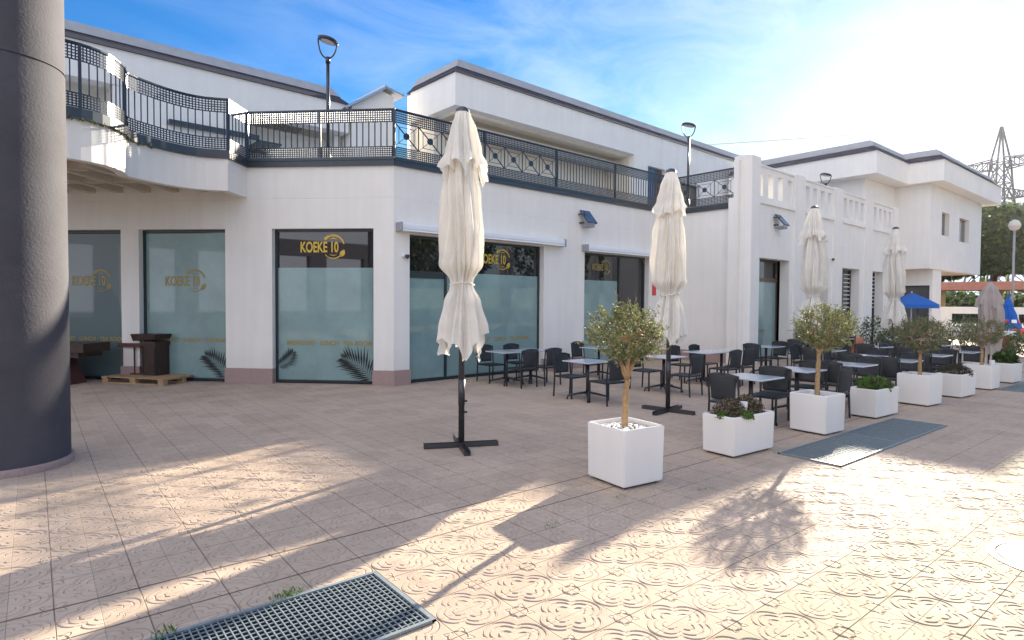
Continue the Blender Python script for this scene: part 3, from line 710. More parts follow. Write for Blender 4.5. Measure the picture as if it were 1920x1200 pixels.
camera_(FB,.23,2.64,'small dome camera on the wall beside the corner, under the long awning')
camera_(FC,6.25,3.3,'small dark camera above the doorway right of the third parasol')
b=MB(FB); b.bevbox(8.72,8.90,-.02,-.002,1.95,2.4,.004); tag(b.build('notice','redplastic'),'small red and dark notice on the wall beside the second parasol','notice')

# terrace lamp posts
def terrace_lamp(x,y,z0,z1,lab,rz=0):
    t=thing('street_lamp',(x,y,z0),lab,'street lamp','terrace lamp posts',)
    T=Matrix.Translation((x,y,z0))@Matrix.Rotation(rz,4,'Z'); h=z1-z0; b=MB(T)
    b.tube([(0,0,0),(0,0,.45)],.055,14); b.tube([(0,0,.45),(0,0,h-.48)],.036,14); b.tube([(0,0,h-.52),(0,0,h-.40)],.048,14); b.build('pole','darkrail',t)
    b=MB(T); n=18; pts=[]
    for k in range(n+1):
        a=PI+.0+(PI)*k/n; zt=(-.03 if False else .05*(-math.cos(a)))*0
        pts.append((.185*math.cos(a),0,h-.12+.30*math.sin(a)))
    pts=[(-.20,0,h-.02),(-.20,0,h-.10)]+pts[1:-1]+[(.20,0,h-.14),(.19,0,h-.11)]
    b.tube(pts,.016,8); b.build('yoke','darkrail',t)
    TT=T@Matrix.Translation((0,0,h-.06))@Matrix.Rotation(R(13),4,'Y')
    b=MB(TT); b.lathe([(.165,-.025),(.20,-.01),(.205,.02),(.16,.045),(.02,.055)],28); ho=b.build('lamp_head','darkrail',t)
    b=MB(TT); b.lathe([(.12,-.035),(.14,-.026)],24); b.build('lens','lampglass',ho)
terrace_lamp(4.80,12.09,4.45,7.12,'tall lamp post with ring head behind the railing at the left','' and 0 or R(-40))
terrace_lamp(15.72,11.02,4.45,7.22,'lamp post with ring head behind the railing above the second parasol',R(-60))
terrace_lamp(24.95,11.0,4.45,6.98,'lamp head showing above the slotted white parapet at the right',R(-60))

# ------------------------------------------------------------ drain gratings, manhole
def grating(x0,x1,y0,y1,lab,px=.033,py=.10):
    t=thing('drain_grating',((x0+x1)/2,(y0+y1)/2,.002),lab,'grating','floor gratings')
    b=MB(); b.add([(x0,y0,.003),(x1,y0,.003),(x1,y1,.003),(x0,y1,.003)],[(0,1,2,3)]); b.build('pit','black',t)
    b=MB(); z=.013
    for y in (y0,y1): b.box(x0-.012,x1+.012,y-.012,y+.012,.004,z+.006)
    for x in (x0,x1): b.box(x-.012,x+.012,y0-.012,y1+.012,.004,z+.0055)
    if x1-x0>2.2: b.box((x0+x1)/2-.012,(x0+x1)/2+.012,y0,y1,.004,z+.004)
    b.build('frame','steel',t)
    b=MB(); n=int((x1-x0)/px)
    for i in range(1,n): x=x0+(x1-x0)*i/n; b.box(x-.003,x+.003,y0,y1,.005,z)
    n=int((y1-y0)/.04)
    for i in range(1,n): y=y0+(y1-y0)*i/n; b.box(x0,x1,y-.0035,y+.0035,.006,z-.002)
    b.build('grid','steel',t)
grating(-1.0,1.64,2.70,3.40,'steel drain grating in the foreground, partly sunlit, with weeds at its edge')
grating(6.6,10.0,2.70,3.36,'shaded steel grating beside the second and fourth planters')
grating(15.2,18.6,2.60,3.22,'farthest floor grating, beside the last planters')
mt=thing('manhole_cover',(5.28,.80,.0),'round iron manhole cover at the right edge of the paving','manhole cover')
b=MB(); b.lathe([(.36,.001),(.36,.004),(.31,.005)],56,(5.28,.80),cap=False); b.build('rim','iron',mt)
b=MB(); b.lathe([(.298,.001),(.298,.005),(.27,.006),(.26,.004),(.0,.004)],56,(5.28,.80),cap=False); b.build('lid','iron',mt)
wb=MB(); rn=random.Random(4)
for c in ((1.16,3.44,0),(1.08,3.43,0),(3.02,3.30,0),(3.12,3.33,0),(.50,3.42,0),(4.0,3.42,0),(4.75,3.15,0),(6.6,3.42,0),(9.9,3.4,0)):
    tuft(wb,c,26 if c[0]<2 else 12,.045 if c[0]<2 else .025,.05,rn)
wb.build('weeds','green',kind='stuff'); COL.objects['weeds'] if False else None
wb2=MB()
for i in range(9,22):
    c=BO2[min(i,len(BO2)-1)]; tuft(wb2,(c[0],c[1],4.40),16,.07,.05,rn)
wb2.build('balcony_weeds','olive3',kind='stuff')

# ------------------------------------------------------------ parasols
def parasol_canopy(H,prof,flapz,seed,hem=.12,tie=None,flaps=True,nr=8):
    """folded canvas: grid of angle x height with pleats that pinch at the tie; returns list of (verts,faces)"""
    rn=random.Random(seed); ph=[rn.uniform(-.35,.35) for _ in range(nr)]; am=[rn.uniform(.55,1.25) for _ in range(nr)]; hm=[rn.uniform(-1,1) for _ in range(nr)]
    N=200
    def rad(z,pf):
        for i in range(len(pf)-1):
            if pf[i][0]>=z>=pf[i+1][0]:
                t=(pf[i][0]-z)/(pf[i][0]-pf[i+1][0]+1e-9); t=t*t*(3-2*t); return pf[i][1]+(pf[i+1][1]-pf[i][1])*t
        return pf[-1][1]
    def sheet(pf,ztop,zbot,depth,steps,sd,hemamp):
        r2=random.Random(sd); cph=r2.uniform(0,3); o1=r2.uniform(0,6); o2=r2.uniform(0,6); o3=r2.uniform(0,6)
        vs=[];fs=[]
        for k in range(steps+1):
            t=k/steps
            for j in range(N):
                a=2*PI*j/N; q=a/(2*PI)*nr; i=int(q)%nr; fr_=q-int(q)
                bul=abs(math.sin(PI*(fr_)))**.6
                A=am[i]
                # the hem hangs lower at rib points and higher between them
                zb=zbot+hemamp*(bul*.55*A+.75*abs(math.sin(2*a+cph))**.55+.22*hm[i]-.45)
                z=ztop+(zb-ztop)*t
                R0=rad(z,pf)
                tn=0
                if tie: tn=math.exp(-((z-tie)/.12)**2)
                pinch=min(1,t*2.2+.12)
                fold=depth*pinch*(1-.62*tn)
                r=R0*(1+fold*(bul-.55)*A*1.15+fold*.28*math.sin(3*a+o1+z*1.7)+fold*.22*math.sin(19*a+o2+2.5*math.sin(z*3+o3))*(1+tn)+.05*math.sin(7*a+z*5+o1)*pinch)
                if tie: r+= .028*math.exp(-((z-tie-.16)/.10)**2)*math.sin(23*a+o3)
                aa=a+.16*pinch*math.sin(z*2.3+i+o2)+.10*ph[i]
                vs.append((r*math.cos(aa),r*math.sin(aa),z))
        for k in range(steps):
            for j in range(N): fs.append((k*N+j,k*N+(j+1)%N,(k+1)*N+(j+1)%N,(k+1)*N+j))
        return vs,fs
    return sheet
def parasol(x,y,H,seed,lab,rz=0,scale=1,mat='canvas',basecross=True,polemat='polemetal',group='closed cream parasols'):
    t=thing('parasol',(x,y,0),lab,'parasol',group); T=Matrix.Translation((x,y,0))@Matrix.Rotation(rz,4,'Z')
    s=H/3.95
    pf_flap=[(H-.03,.04),(H-.06,.085),(H-.25,.125),(H-.5*s,.165),(3.28*s,.225),(2.9*s,.30)]
    pf=[(H-.10,.07),(3.3*s,.15),(2.9*s,.185),(2.45*s,.20),(2.15*s,.19),(1.96*s,.118),(1.88*s,.118),(1.7*s,.155),(1.4*s,.195),(1.0*s,.24)]
    sh_=parasol_canopy(H,None,None,seed,tie=1.92*s)
    b=MB(T); v,f=sh_(pf,H-.12,1.10*s,.62,80,seed,.30*s); b.add(v,f,True); b.build('canopy',mat,t)
    sh2=parasol_canopy(H,None,None,seed+50)
    b=MB(T); v,f=sh2(pf_flap,H-.03,3.10*s,.46,30,seed+1,.26*s); b.add(v,f,True); b.build('top_flap',mat,t)
    b=MB(T); b.lathe([(.085,H-.05),(.075,H-.015),(.04,H+.01),(.012,H+.018)],20); b.build('cap','dark',t)
    b=MB(T); rr_=random.Random(seed); pts=[]
    for k in range(40):
        a=2*PI*k/40; pts.append((.135*(1+.10*math.sin(5*a+seed))*math.cos(a),.135*(1+.10*math.sin(5*a+seed))*math.sin(a),1.92*s+.012*math.sin(2*a)))
    b.tube(pts,.010,6,closed=True); b.build('tie_cord',mat,t)
    b=MB(T); b.tube([(0,0,.06),(0,0,H-.1)],.036,16); b.tube([(0,0,.5),(0,0,.8)],.040,16); b.tube([(.0,-.04,.42),(0,-.075,.42)],.014,8); b.tube([(0,-.04,.55),(0,-.075,.55)],.014,8); po=b.build('pole',polemat,t)
    for k in range(8):
        a=2*PI*(k+.5)/8; b=MB(T); b.bar((.06*math.cos(a),.06*math.sin(a),H-.2),(.10*math.cos(a),.10*math.sin(a),1.32*s),.016,.022); b.build('rib','polemetal',t)
    if basecross:
        for k in range(2):
            b=MB(T@Matrix.Rotation(R(45)+k*PI/2,4,'Z')); l=.44
            b.box(-l,l,-.035,.035,.0+k*.004,.012+k*.004); b.box(-l,l,-.035,-.029,.012,.058); b.box(-l,l,.029,.035,.012,.058); b.build('foot','polemetal',t)
    return t
parasol(3.915,5.821,3.95,11,'nearest and tallest closed cream parasol, standing alone at the centre left',R(20))
parasol(7.783,5.77,3.79,23,'second closed cream parasol, just behind the nearest olive tree',R(55))
parasol(13.55,6.20,3.88,37,'third closed cream parasol, above the second olive tree',R(10))
parasol(18.45,6.25,3.83,41,'fourth closed parasol, with tattered hem, between the second and third olive trees',R(70))
# small greyish parasol with valance, near planter 7
t=thing('parasol',(19.2,4.3,0),'small closed grey-pink parasol with scalloped valance, behind the last olive tree','parasol')
T=Matrix.Translation((19.2,4.3,0)); s2=parasol_canopy(2.3,None,None,77,nr=8)
b=MB(T); v,f=s2([(2.3,.04),(2.1,.12),(1.75,.20),(1.6,.22),(.9,.21),(.3,.20)],2.28,.45,.42,40,3,.10); b.add(v,f,True); b.build('canopy','canvasg',t)
b=MB(T); v,f=s2([(2.32,.03),(2.1,.13),(1.8,.21),(1.6,.25)],2.32,1.66,.45,16,5,.10); b.add(v,f,True); b.build('top_flap','canvasg',t)
b=MB(T); b.tube([(0,0,0),(0,0,2.38)],.025,10); b.lathe([(.25,0),(.25,.05),(.05,.08)],20); b.build('pole','polemetal',t)
# blue closed parasol
t=thing('parasol',(28.0,5.74,0),'closed blue parasol with red and white band, in front of the globe lamp post','parasol')
T=Matrix.Translation((28.0,5.74,0)); b=MB(T); s2=parasol_canopy(2.1,None,None,78,nr=8)
v,f=s2([(2.1,.03),(1.7,.14),(1.3,.22),(.85,.33)],2.1,.85,.30,30,6,.03); b.add(v,f,True); b.build('canopy','bluecanvas',t)
b=MB(T)
for k in range(8):
    a=2*PI*k/8; b.cm=k%2; b.bar((.335*math.cos(a),.335*math.sin(a),1.08),(.31*math.cos(a),.31*math.sin(a),1.2),.17,.012,up=(math.cos(a),math.sin(a),0))
b.build('printed_band',['redprint','whiteprint'],t)
b=MB(T); b.tube([(0,0,0),(0,0,2.15)],.025,10); b.lathe([(.25,0),(.25,.05),(.05,.08)],20); b.build('pole','polemetal',t)
# blue open parasol
t=thing('parasol',(29.6,9.35,0),'open blue parasol beside the far doorway, half hidden by the fourth parasol','parasol')
T=Matrix.Translation((29.6,9.35,0)); b=MB(T); n=8; vs=[(0,0,2.25)]
for a_,r0,z in ((0,.52,2.02),(0,1.02,1.74),(0,1.03,1.58)):
    vs+=[(r0*math.cos(2*PI*k/n),r0*math.sin(2*PI*k/n),z) for k in range(n)]
fs=[(0,1+k,1+(k+1)%n) for k in range(n)]
for q_ in range(2): fs+=[(1+q_*n+k,1+(q_+1)*n+k,1+(q_+1)*n+(k+1)%n,1+q_*n+(k+1)%n) for k in range(n)]
b.add(vs,fs); b.build('canopy','bluecanvas',t)
b=MB(T); b.tube([(0,0,0),(0,0,2.3)],.022,10); b.lathe([(.25,0),(.25,.05),(.05,.08)],20); b.build('pole','whiteplastic',t)

# ------------------------------------------------------------ foliage
def leaves(b,pts,sz,rn,asp=.28,up=.4):
    for p in pts:
        d=Vector((rn.gauss(0,1),rn.gauss(0,1),rn.gauss(0,1)+up)).normalized(); n=d.cross(Vector((rn.gauss(0,1),rn.gauss(0,1),rn.gauss(0,1)))).normalized()
        l=sz*rn.uniform(.7,1.3); w_=n*l*asp; p=Vector(p); q=p+d*l; m_=p+d*l*.45
        b.cm=0 if rn.random()<.55 else (1 if rn.random()<.5 else 2)
        b.add([p[:],(m_+w_)[:],q[:],(m_-w_)[:]],[(0,1,2,3)])
def planter(x,y,w_,d_,h,rz,label,tree):
    t=thing('planter',(x,y,0),label,'planter','white box planters along the terrace'); T=Matrix.Translation((x,y,0))@Matrix.Rotation(rz,4,'Z')
    b=MB(T); e=.028; X0,X1,Y0,Y1=-w_/2,w_/2,-d_/2,d_/2
    bm=bmesh.new(); 
    z0=.025
    o=[(X0,Y0),(X1,Y0),(X1,Y1),(X0,Y1)]; i_=[(X0+e,Y0+e),(X1-e,Y0+e),(X1-e,Y1-e),(X0+e,Y1-e)]
    k=.97
    vs=[bm.verts.new((p[0]*k,p[1]*k,z0)) for p in o]+[bm.verts.new((*p,h)) for p in o]+[bm.verts.new((*p,h)) for p in i_]+[bm.verts.new((*p,h-.09)) for p in i_]
    bm.faces.new([vs[3],vs[2],vs[1],vs[0]])
    for a in range(4):
        c=(a+1)%4
        bm.faces.new([vs[a],vs[c],vs[4+c],vs[4+a]]); bm.faces.new([vs[4+a],vs[4+c],vs[8+c],vs[8+a]]); bm.faces.new([vs[8+a],vs[8+c],vs[12+c],vs[12+a]])
    bmesh.ops.bevel(bm,geom=[e_ for e_ in bm.edges if not (e_.verts[0] in vs[12:] and e_.verts[1] in vs[12:])],offset=.010,segments=2,affect='EDGES')
    bm.verts.index_update(); b.add([v.co[:] for v in bm.verts],[[v.index for v in f.verts] for f in bm.faces]); bm.free(); b.build('box','planter',t)
    b=MB(T); b.box(X0+.05,X1-.05,Y0+.05,Y1-.05,0,.024); b.build('foot','dark',t)
    b=MB(T); nx,ny=14,10; vs=[];rn=random.Random(int(x*100))
    for j in range(ny+1):
        for i in range(nx+1): vs.append((X0+e+(w_-2*e)*i/nx,Y0+e+(d_-2*e)*j/ny,h-.075+rn.uniform(0,.02)+(.02 if not tree else 0)))
    b.add(vs,[(j*(nx+1)+i,j*(nx+1)+i+1,(j+1)*(nx+1)+i+1,(j+1)*(nx+1)+i) for j in range(ny) for i in range(nx)]); b.build('soil','soil',t)
    if tree:
        b=MB(T)
        for k in range(170):
            px,py=rn.uniform(X0+.05,X1-.05),rn.uniform(Y0+.05,Y1-.05); r=rn.uniform(.010,.020)
            c=Vector((px,py,h-.045+rn.uniform(0,.008))); vs=[]; 
            for q_,(zz,rr2) in enumerate(((-.6,.6),(0,1),(.6,.6))):
                vs+=[(c.x+r*rr2*1.3*math.cos(2*PI*k2/6+k),c.y+r*rr2*math.sin(2*PI*k2/6+k),c.z+zz*r) for k2 in range(6)]
            fs=[(a*6+k2,a*6+(k2+1)%6,(a+1)*6+(k2+1)%6,(a+1)*6+k2) for a in range(2) for k2 in range(6)]+[(12,13,14,15,16,17)]
            b.add(vs,fs,True)
        b.build('pebbles','pebble',t,kind='stuff')
    return t
def olive(x,y,z0,ctr,rad,seed,label,fork,nleaf,lean=(0,0)):
    rn=random.Random(seed); t=thing('olive_tree',(x,y,z0),label,'tree','potted olive trees')
    c=Vector(ctr); b=MB()
    base=Vector((x,y,z0-.03)); fk=Vector(fork)
    def limb(p,q,r0,r1,wob,n=7):
        pts=[]; 
        for i in range(n):
            s_=i/(n-1); o=Vector((rn.uniform(-1,1),rn.uniform(-1,1),rn.uniform(-.3,.3)))*wob*math.sin(PI*s_); pts.append(p.lerp(q,s_)+o)
        b.tube(pts,[(r0+(r1-r0)*i/(n-1))*rn.uniform(.93,1.07) for i in range(n)],9)
    mid=base.lerp(fk,.5)+Vector((lean[0],lean[1],0))
    n=12; pts=[]
    for i in range(n):
        s_=i/(n-1); pts.append(((1-s_)**2*base+2*s_*(1-s_)*mid+s_*s_*fk)+Vector((rn.uniform(-.006,.006),rn.uniform(-.006,.006),0)))
    b.tube(pts,[(.034-.010*i/(n-1))*rn.uniform(.94,1.08)*(1.25 if i==0 else 1) for i in range(n)],12)
    tips=[]
    for k in range(3):
        a=2*PI*k/3+rn.uniform(-.4,.4); q=c+Vector((math.cos(a)*rad[0]*.45,math.sin(a)*rad[0]*.45,rn.uniform(-.35,.1)*rad[1])); limb(fk,q,.022,.012,.02); 
        for m_ in range(5):
            d=Vector((rn.gauss(0,1),rn.gauss(0,1),rn.gauss(.3,1))).normalized(); e=c+Vector((d.x*rad[0],d.y*rad[0],d.z*rad[1]))*.85; limb(q,e,.009,.003,.02,5); tips.append(e)
    b.build('trunk','bark',t)
    # twigs with leaves: sprays spread through an uneven ellipsoid shell
    b=MB(); tw=MB(); pts=[]; lumps=[(Vector((rn.gauss(0,1),rn.gauss(0,1),rn.gauss(0,1))).normalized(),rn.uniform(-.22,.20)) for _ in range(14)]
    ns=nleaf//14
    for k in range(ns):
        d=Vector((rn.gauss(0,1),rn.gauss(0,1),rn.gauss(0,1))).normalized(); lum=sum(a*max(0,d.dot(v))**6 for v,a in lumps)
        rr_=rn.uniform(.35,1.0)**.55*(1+lum); 
        if d.z<-.55: rr_*=.8
        p=c+Vector((d.x*rad[0],d.y*rad[0],d.z*rad[1]))*rr_
        dir_=(d+Vector((0,0,.5))+Vector((rn.gauss(0,.4),rn.gauss(0,.4),rn.gauss(0,.4)))).normalized(); ln=rn.uniform(.06,.13)
        if rn.random()<.04 and d.z>.3: ln*=1.9
        e=p+dir_*ln; tw.bar(p[:],e[:],.0022)
        for i in range(14): pts.append(p.lerp(e,i/13)+Vector((rn.gauss(0,.006),rn.gauss(0,.006),rn.gauss(0,.006))))
    leaves(b,pts,.029,rn,.20,.25); b.build('crown',['olive','olive2','olive3'],t); tw.build('twigs','bark',t)
    return t
HP=.55
planter(4.43,3.77,.52,.52,HP,R(-6),'nearest tall white square planter, at the front of the row',True)
planter(6.37,3.73,.80,.42,.455,R(-3),'low white planter with two brown flower mounds, second in the row',False)
planter(8.21,3.67,.50,.50,.52,R(-4),'tall white planter holding the second olive tree, third in the row',True)
planter(10.12,3.68,.76,.42,.44,R(-3),'low white planter with loose green herbs, fourth in the row',False)
planter(11.90,3.61,.52,.50,.53,R(-6),'tall white planter holding the third olive tree, between herbs and heather mound',True)
planter(13.55,3.52,.72,.42,.44,R(-3),'low white planter with one dark rounded mound, sixth in the row',False)
planter(15.20,3.52,.50,.50,.50,R(-4),'tall white planter holding the farthest olive tree, with a white pot on its rim',True)
planter(16.95,3.48,.62,.42,.44,R(-3),'farthest low white planter with spiky green plant, last in the row',False)
olive(4.43,3.77,HP-.06,(4.40,3.73,1.37),(.335,.285),5,'nearest olive tree, loose silvery crown on a forked curved trunk',(4.40,3.73,.98),6800,(.035,.06))
olive(8.21,3.67,.46,(8.24,3.62,1.36),(.365,.30),6,'second olive tree, dense round crown on a straight trunk in the third planter',(8.20,3.66,1.06),7500)
olive(11.90,3.61,.47,(11.95,3.60,1.17),(.43,.31),8,'third olive tree, wide dark crown above the fifth planter',(11.9,3.61,.86),6300)
olive(15.20,3.52,.44,(15.25,3.50,1.12),(.37,.28),9,'farthest olive tree, small dark round crown near the grey-pink parasol',(15.2,3.52,.82),5200)
def mound(x,y,z,rx,rz_,seed,lab,mats,n=5200,sz=.014,cat='flowers',name='flower_mound',group='planted mounds'):
    rn=random.Random(seed); b=MB(); pts=[]
    for k in range(n):
        d=Vector((rn.gauss(0,1),rn.gauss(0,1),abs(rn.gauss(0,1)))).normalized(); rr_=rn.uniform(.75,1.04)+.07*math.sin(5*d.x+seed)*math.cos(4*d.y)
        pts.append((x+d.x*rx*rr_,y+d.y*rx*rr_,z+d.z*rz_*rr_))
    leaves(b,pts,sz,rn,.4,.8); o=b.build(name,mats); tag(o,lab,cat,group); return o
mound(6.20,3.74,.40,.20,.21,1,'brown dried flower mound at the left in the second planter',['mum','mum2','mum'])
mound(6.58,3.76,.40,.19,.22,2,'brown dried flower mound at the right in the second planter, with paler tips',['mum','mum2','mum'])
mound(6.22,3.58,.42,.10,.07,3,'bright green low plant at the front of the second planter',['green','green','olive'],500,.03,'plant','low_plant')
mound(6.02,3.72,.42,.06,.06,33,'little green sprout at the left end of the second planter',['green','green','olive'],200,.03,'plant','low_plant')
mound(10.2,3.70,.40,.24,.17,4,'loose green and reddish herbs in the fourth planter',['green','mum','olive'],1100,.055,'plant','herbs')
mound(13.6,3.55,.40,.27,.19,5,'dark brown rounded mound in the sixth planter',['mum','olive3','mum'],2600,.02)
mound(17.0,3.5,.40,.20,.28,6,'spiky dark green plant in the farthest planter',['olive3','green','olive3'],700,.09,'plant','spiky_plant')
def cup(x,y,z,lab,r=.03,h=.09,mat='whiteplastic'):
    b=MB(); b.lathe([(r*.8,z),(r,z+h),(r*.9,z+h),(r*.75,z+h*.3)],18,(x,y)); tag(b.build('white_pot',mat),lab,'pot')
cup(6.42,3.70,.44,'white cup between the two brown mounds of the second planter',.045,.13)
cup(15.33,3.38,.46,'white pot on the rim of the farthest tall planter',.05,.13)

# ------------------------------------------------------------ tables and chairs
TH=.69
def make_table():
    t=thing('cafe_table',(0,0,0),'x','table'); b=MB(); b.bevbox(-.32,.32,-.32,.32,TH-.022,TH,.006); b.build('tabletop','tabletop',t)
    b=MB(); b.tube([(0,0,.08),(0,0,TH-.03)],.030,12); b.box(-.12,.12,-.12,.12,TH-.035,TH-.023); b.build('pedestal','chair',t)
    for k in range(4):
        a=R(45)+k*PI/2; c,s_=math.cos(a),math.sin(a); b=MB(); b.tube([(.02*c,.02*s_,.13),(.15*c,.15*s_,.11),(.34*c,.34*s_,.065),(.36*c,.36*s_,.0)],[.024,.02,.016,.016],8); b.build('foot','chair',t)
    return t
def make_chair():
    t=thing('cafe_chair',(0,0,0),'x','chair'); w_=.215; SH=.385; BH=.775   # faces +x ; back at -x
    b=MB(); n=10; vs=[];
    for j in range(n+1):
        for i in range(n+1):
            u=i/n; v=j/n; vs.append((-.20+.42*u,-w_+.01+(2*w_-.02)*v,SH-.010*math.sin(PI*v)*math.sin(PI*u)))
    m_=(n+1)**2; vs+=[(x,y,z-.022) for x,y,z in vs]
    fs=[(j*(n+1)+i,j*(n+1)+i+1,(j+1)*(n+1)+i+1,(j+1)*(n+1)+i) for j in range(n) for i in range(n)]
    fs+=[tuple(m_+q for q in f[::-1]) for f in fs]; 
    for i in range(n): fs+=[(i,m_+i,m_+i+1,i+1),(n*(n+1)+i+1,m_+n*(n+1)+i+1,m_+n*(n+1)+i,n*(n+1)+i),(i*(n+1),(i+1)*(n+1),m_+(i+1)*(n+1),m_+i*(n+1)),((i+1)*(n+1)+n,i*(n+1)+n,m_+i*(n+1)+n,m_+(i+1)*(n+1)+n)]
    b.add(vs,fs,False); b.build('seat','wicker',t)
    b=MB(); vs=[]; n=12; mz=8
    for k in range(mz+1):
        zt=k/mz
        for j in range(n+1):
            v=j/n*2-1; xx=-.215-.03*zt-.045*(1-v*v)*(.35+.65*math.sin(PI*min(1,zt*.9))); hw=w_*(.80+.17*zt**2.2)
            zz=SH+.035+(BH-SH-.035)*zt-(.03*abs(v)**4 if k==mz else 0)
            vs.append((xx,hw*v,zz))
    m_=len(vs); vs+=[(x-.014,y,z) for x,y,z in vs]; fs=[(k*(n+1)+j,k*(n+1)+j+1,(k+1)*(n+1)+j+1,(k+1)*(n+1)+j) for k in range(mz) for j in range(n)]
    fs+=[tuple(m_+q for q in f[::-1]) for f in fs]
    for j in range(n): fs+=[(j,m_+j,m_+j+1,j+1),(mz*(n+1)+j+1,m_+mz*(n+1)+j+1,m_+mz*(n+1)+j,mz*(n+1)+j)]
    for k in range(mz): fs+=[(k*(n+1),(k+1)*(n+1),m_+(k+1)*(n+1),m_+k*(n+1)),((k+1)*(n+1)+n,k*(n+1)+n,m_+k*(n+1)+n,m_+(k+1)*(n+1)+n)]
    b.add(vs,fs,True); b.build('backrest','wicker',t)
    b=MB()
    for s_ in (-1,1): b.bar((-.205,s_*w_,SH-.012),(.215,s_*w_,SH-.012),.022,.026)
    b.bar((.215,-w_,SH-.012),(.215,w_,SH-.012),.022,.026); b.bar((-.205,-w_,SH-.012),(-.205,w_,SH-.012),.022,.026)
    b.build('seat_frame','chair',t); b=MB(); b.tube([(-.245,w_*s_,BH-.03) for s_ in (-1,)]+[(-.262,-w_*.5,BH-.003),(-.285,0,BH+.003),(-.262,w_*.5,BH-.003),(-.245,w_,BH-.03)],.011,8); b.build('top_rail','chair',t)
    for s_ in (-1,1):
        b=MB(); b.bar((.215,s_*w_,0),(.215,s_*w_,SH-.02),.024); b.build('leg','chair',t)
        b=MB(); b.bar((-.225,s_*w_,0),(-.205,s_*w_,SH),.022); b.bar((-.205,s_*w_,SH),(-.245,s_*w_,BH-.02),.020); b.build('leg','chair',t)
    return t
tb0=make_table(); ch0=make_chair(); tbt=tree_of(tb0); cht=tree_of(ch0); first=[True,True]
TS='cafe tables on the terrace'; CS='black woven chairs at the cafe tables'
def put(kind,x,y,rz,lab):
    i=0 if kind=='t' else 1
    src,tr,g_=((tb0,tbt,TS),(ch0,cht,CS))[i]
    if first[i]:
        first[i]=False; src.location=(x,y,0); src.rotation_euler=(0,0,rz); src['label']=lab; src['group']=g_
    else: copy_thing(src,tr,(x,y,0),rz,lab,g_)
rj=random.Random(21)
def cset(x,y,desc,sides,rz=0,d=.47,sd=None):
    """sides: string of N,S,E,W (N = window side, S = planter side, W = near end, E = far end)"""
    put('t',x,y,rz,sd or ('pale square table '+desc))
    dirs={'N':(0,1,'window side'),'S':(0,-1,'planter side'),'E':(1,0,'far side'),'W':(-1,0,'near side')}
    for c in sides:
        dx,dy,nm=dirs[c]; ex=rj.uniform(-.05,.05); ey=rj.uniform(-.05,.05); a=math.atan2(-dy,-dx)+rj.uniform(-.10,.10)
        put('c',x+dx*d+ex,y+dy*d+ey,a,'chair on the %s of the table %s'%(nm,desc))
cset(7.72,9.80,'by the wide window, left of two joined','NS')
cset(8.38,9.80,'by the wide window, right of two joined','NS')
cset(7.62,7.36,'left of the nearest olive crown','NS')
cset(10.15,9.45,'behind the nearest olive crown','NS')
cset(9.50,7.15,'behind the second parasol pole','NS')
cset(11.10,7.32,'left of two before the pillar','NS')
cset(11.76,7.32,'right of two before the pillar','NS')
cset(7.85,4.42,'behind the brown flower mounds','WE')
cset(9.35,4.50,'behind the second olive trunk','WES')
cset(10.95,4.35,'behind the herb planter','WE')
cset(13.9,7.45,'beside the window after the pillar','WE')
cset(13.9,6.05,'in the middle row, second olive crown','WNE')
cset(13.0,4.9,'in the middle row, third olive planter','WEN')
cset(12.5,4.15,'between herbs and third olive trunk','WE')
cset(16.2,5.85,'left of the fourth parasol pole','WE')
cset(16.1,4.95,'in front of the fourth parasol pole','WEN')
cset(14.4,4.20,'behind the dark rounded mound','WE')
cset(16.0,4.10,'behind the farthest olive planter','WE')
cset(16.6,7.7,'by the posters, rear row left','WE')
cset(19.0,7.9,'by the posters, rear row right','WE')
cset(18.2,5.2,'right of the fourth parasol pole','WE')
cset(20.6,6.3,'at the far end of the terrace','WE')

# ------------------------------------------------------------ pallet corner under the balcony
t=thing('wooden_pallet',(1.9,14.55,0),'weathered wooden pallet on the paving under the balcony','pallet')
FP=frame((1.12,14.62,0),-48)
FP=frame((1.08,14.83,0),-53.5)
for k in range(3):
    b=MB(FP); b.box(0,1.55,.02+k*.48,.12+k*.48,.0,.022)
    for j in range(3): b.box(.0+j*.70,.14+j*.70,.02+k*.48,.12+k*.48,.022,.10)
    b.build('block_row','wood',t)
b=MB(FP)
for k in range(3): b.box(.0+k*.705,.14+k*.705,0,1.1,.10,.12)
for k in range(7): b.box(0,1.55,.0+k*.165,.11+k*.165,.121,.140)
b.build('deck_board','wood',t)
t=thing('metal_rack',(1.6,14.5,.14),'dark rusty metal rack with a tray, on the pallet','rack')
b=MB(FP)
for x in (.10,.40): 
    for y in (.42,.80): b.bar((x,y,.141),(x,y,.80),.022)
b.bar((.08,.42,.16),(.95,.42,.16),.025); b.bar((.08,.80,.16),(.95,.80,.16),.025); b.bar((.1,.42,.16),(.1,.8,.16),.02); b.build('frame','rust',t)
b=MB(FP); b.box(.02,.62,.36,.86,.72,.80); b.build('tray','rust',t)
t=thing('barbecue',(2.0,14.2,.14),'dark old barbecue cabinet with a hood, on the pallet','barbecue')
b=MB(FP); b.add([(.46,.33,.85),(1.02,.33,.90),(1.02,.88,.90),(.46,.88,.85),(.42,.30,1.0),(1.06,.30,1.0),(1.06,.92,1.0),(.42,.92,1.0)],[(0,3,2,1),(4,5,6,7),(0,1,5,4),(1,2,6,5),(2,3,7,6),(3,0,4,7)]); b.box(.64,1.02,.34,.88,.76,.85); b.build('hood','darkwood',t)
b=MB(FP); b.box(.66,1.0,.36,.84,.141,.76); b.bar((.68,.355,.2),(.68,.355,.74),.02); b.bar((.98,.355,.2),(.98,.355,.74),.02); b.box(.70,.96,.345,.359,.30,.34); b.build('cabinet','darkwood',t)
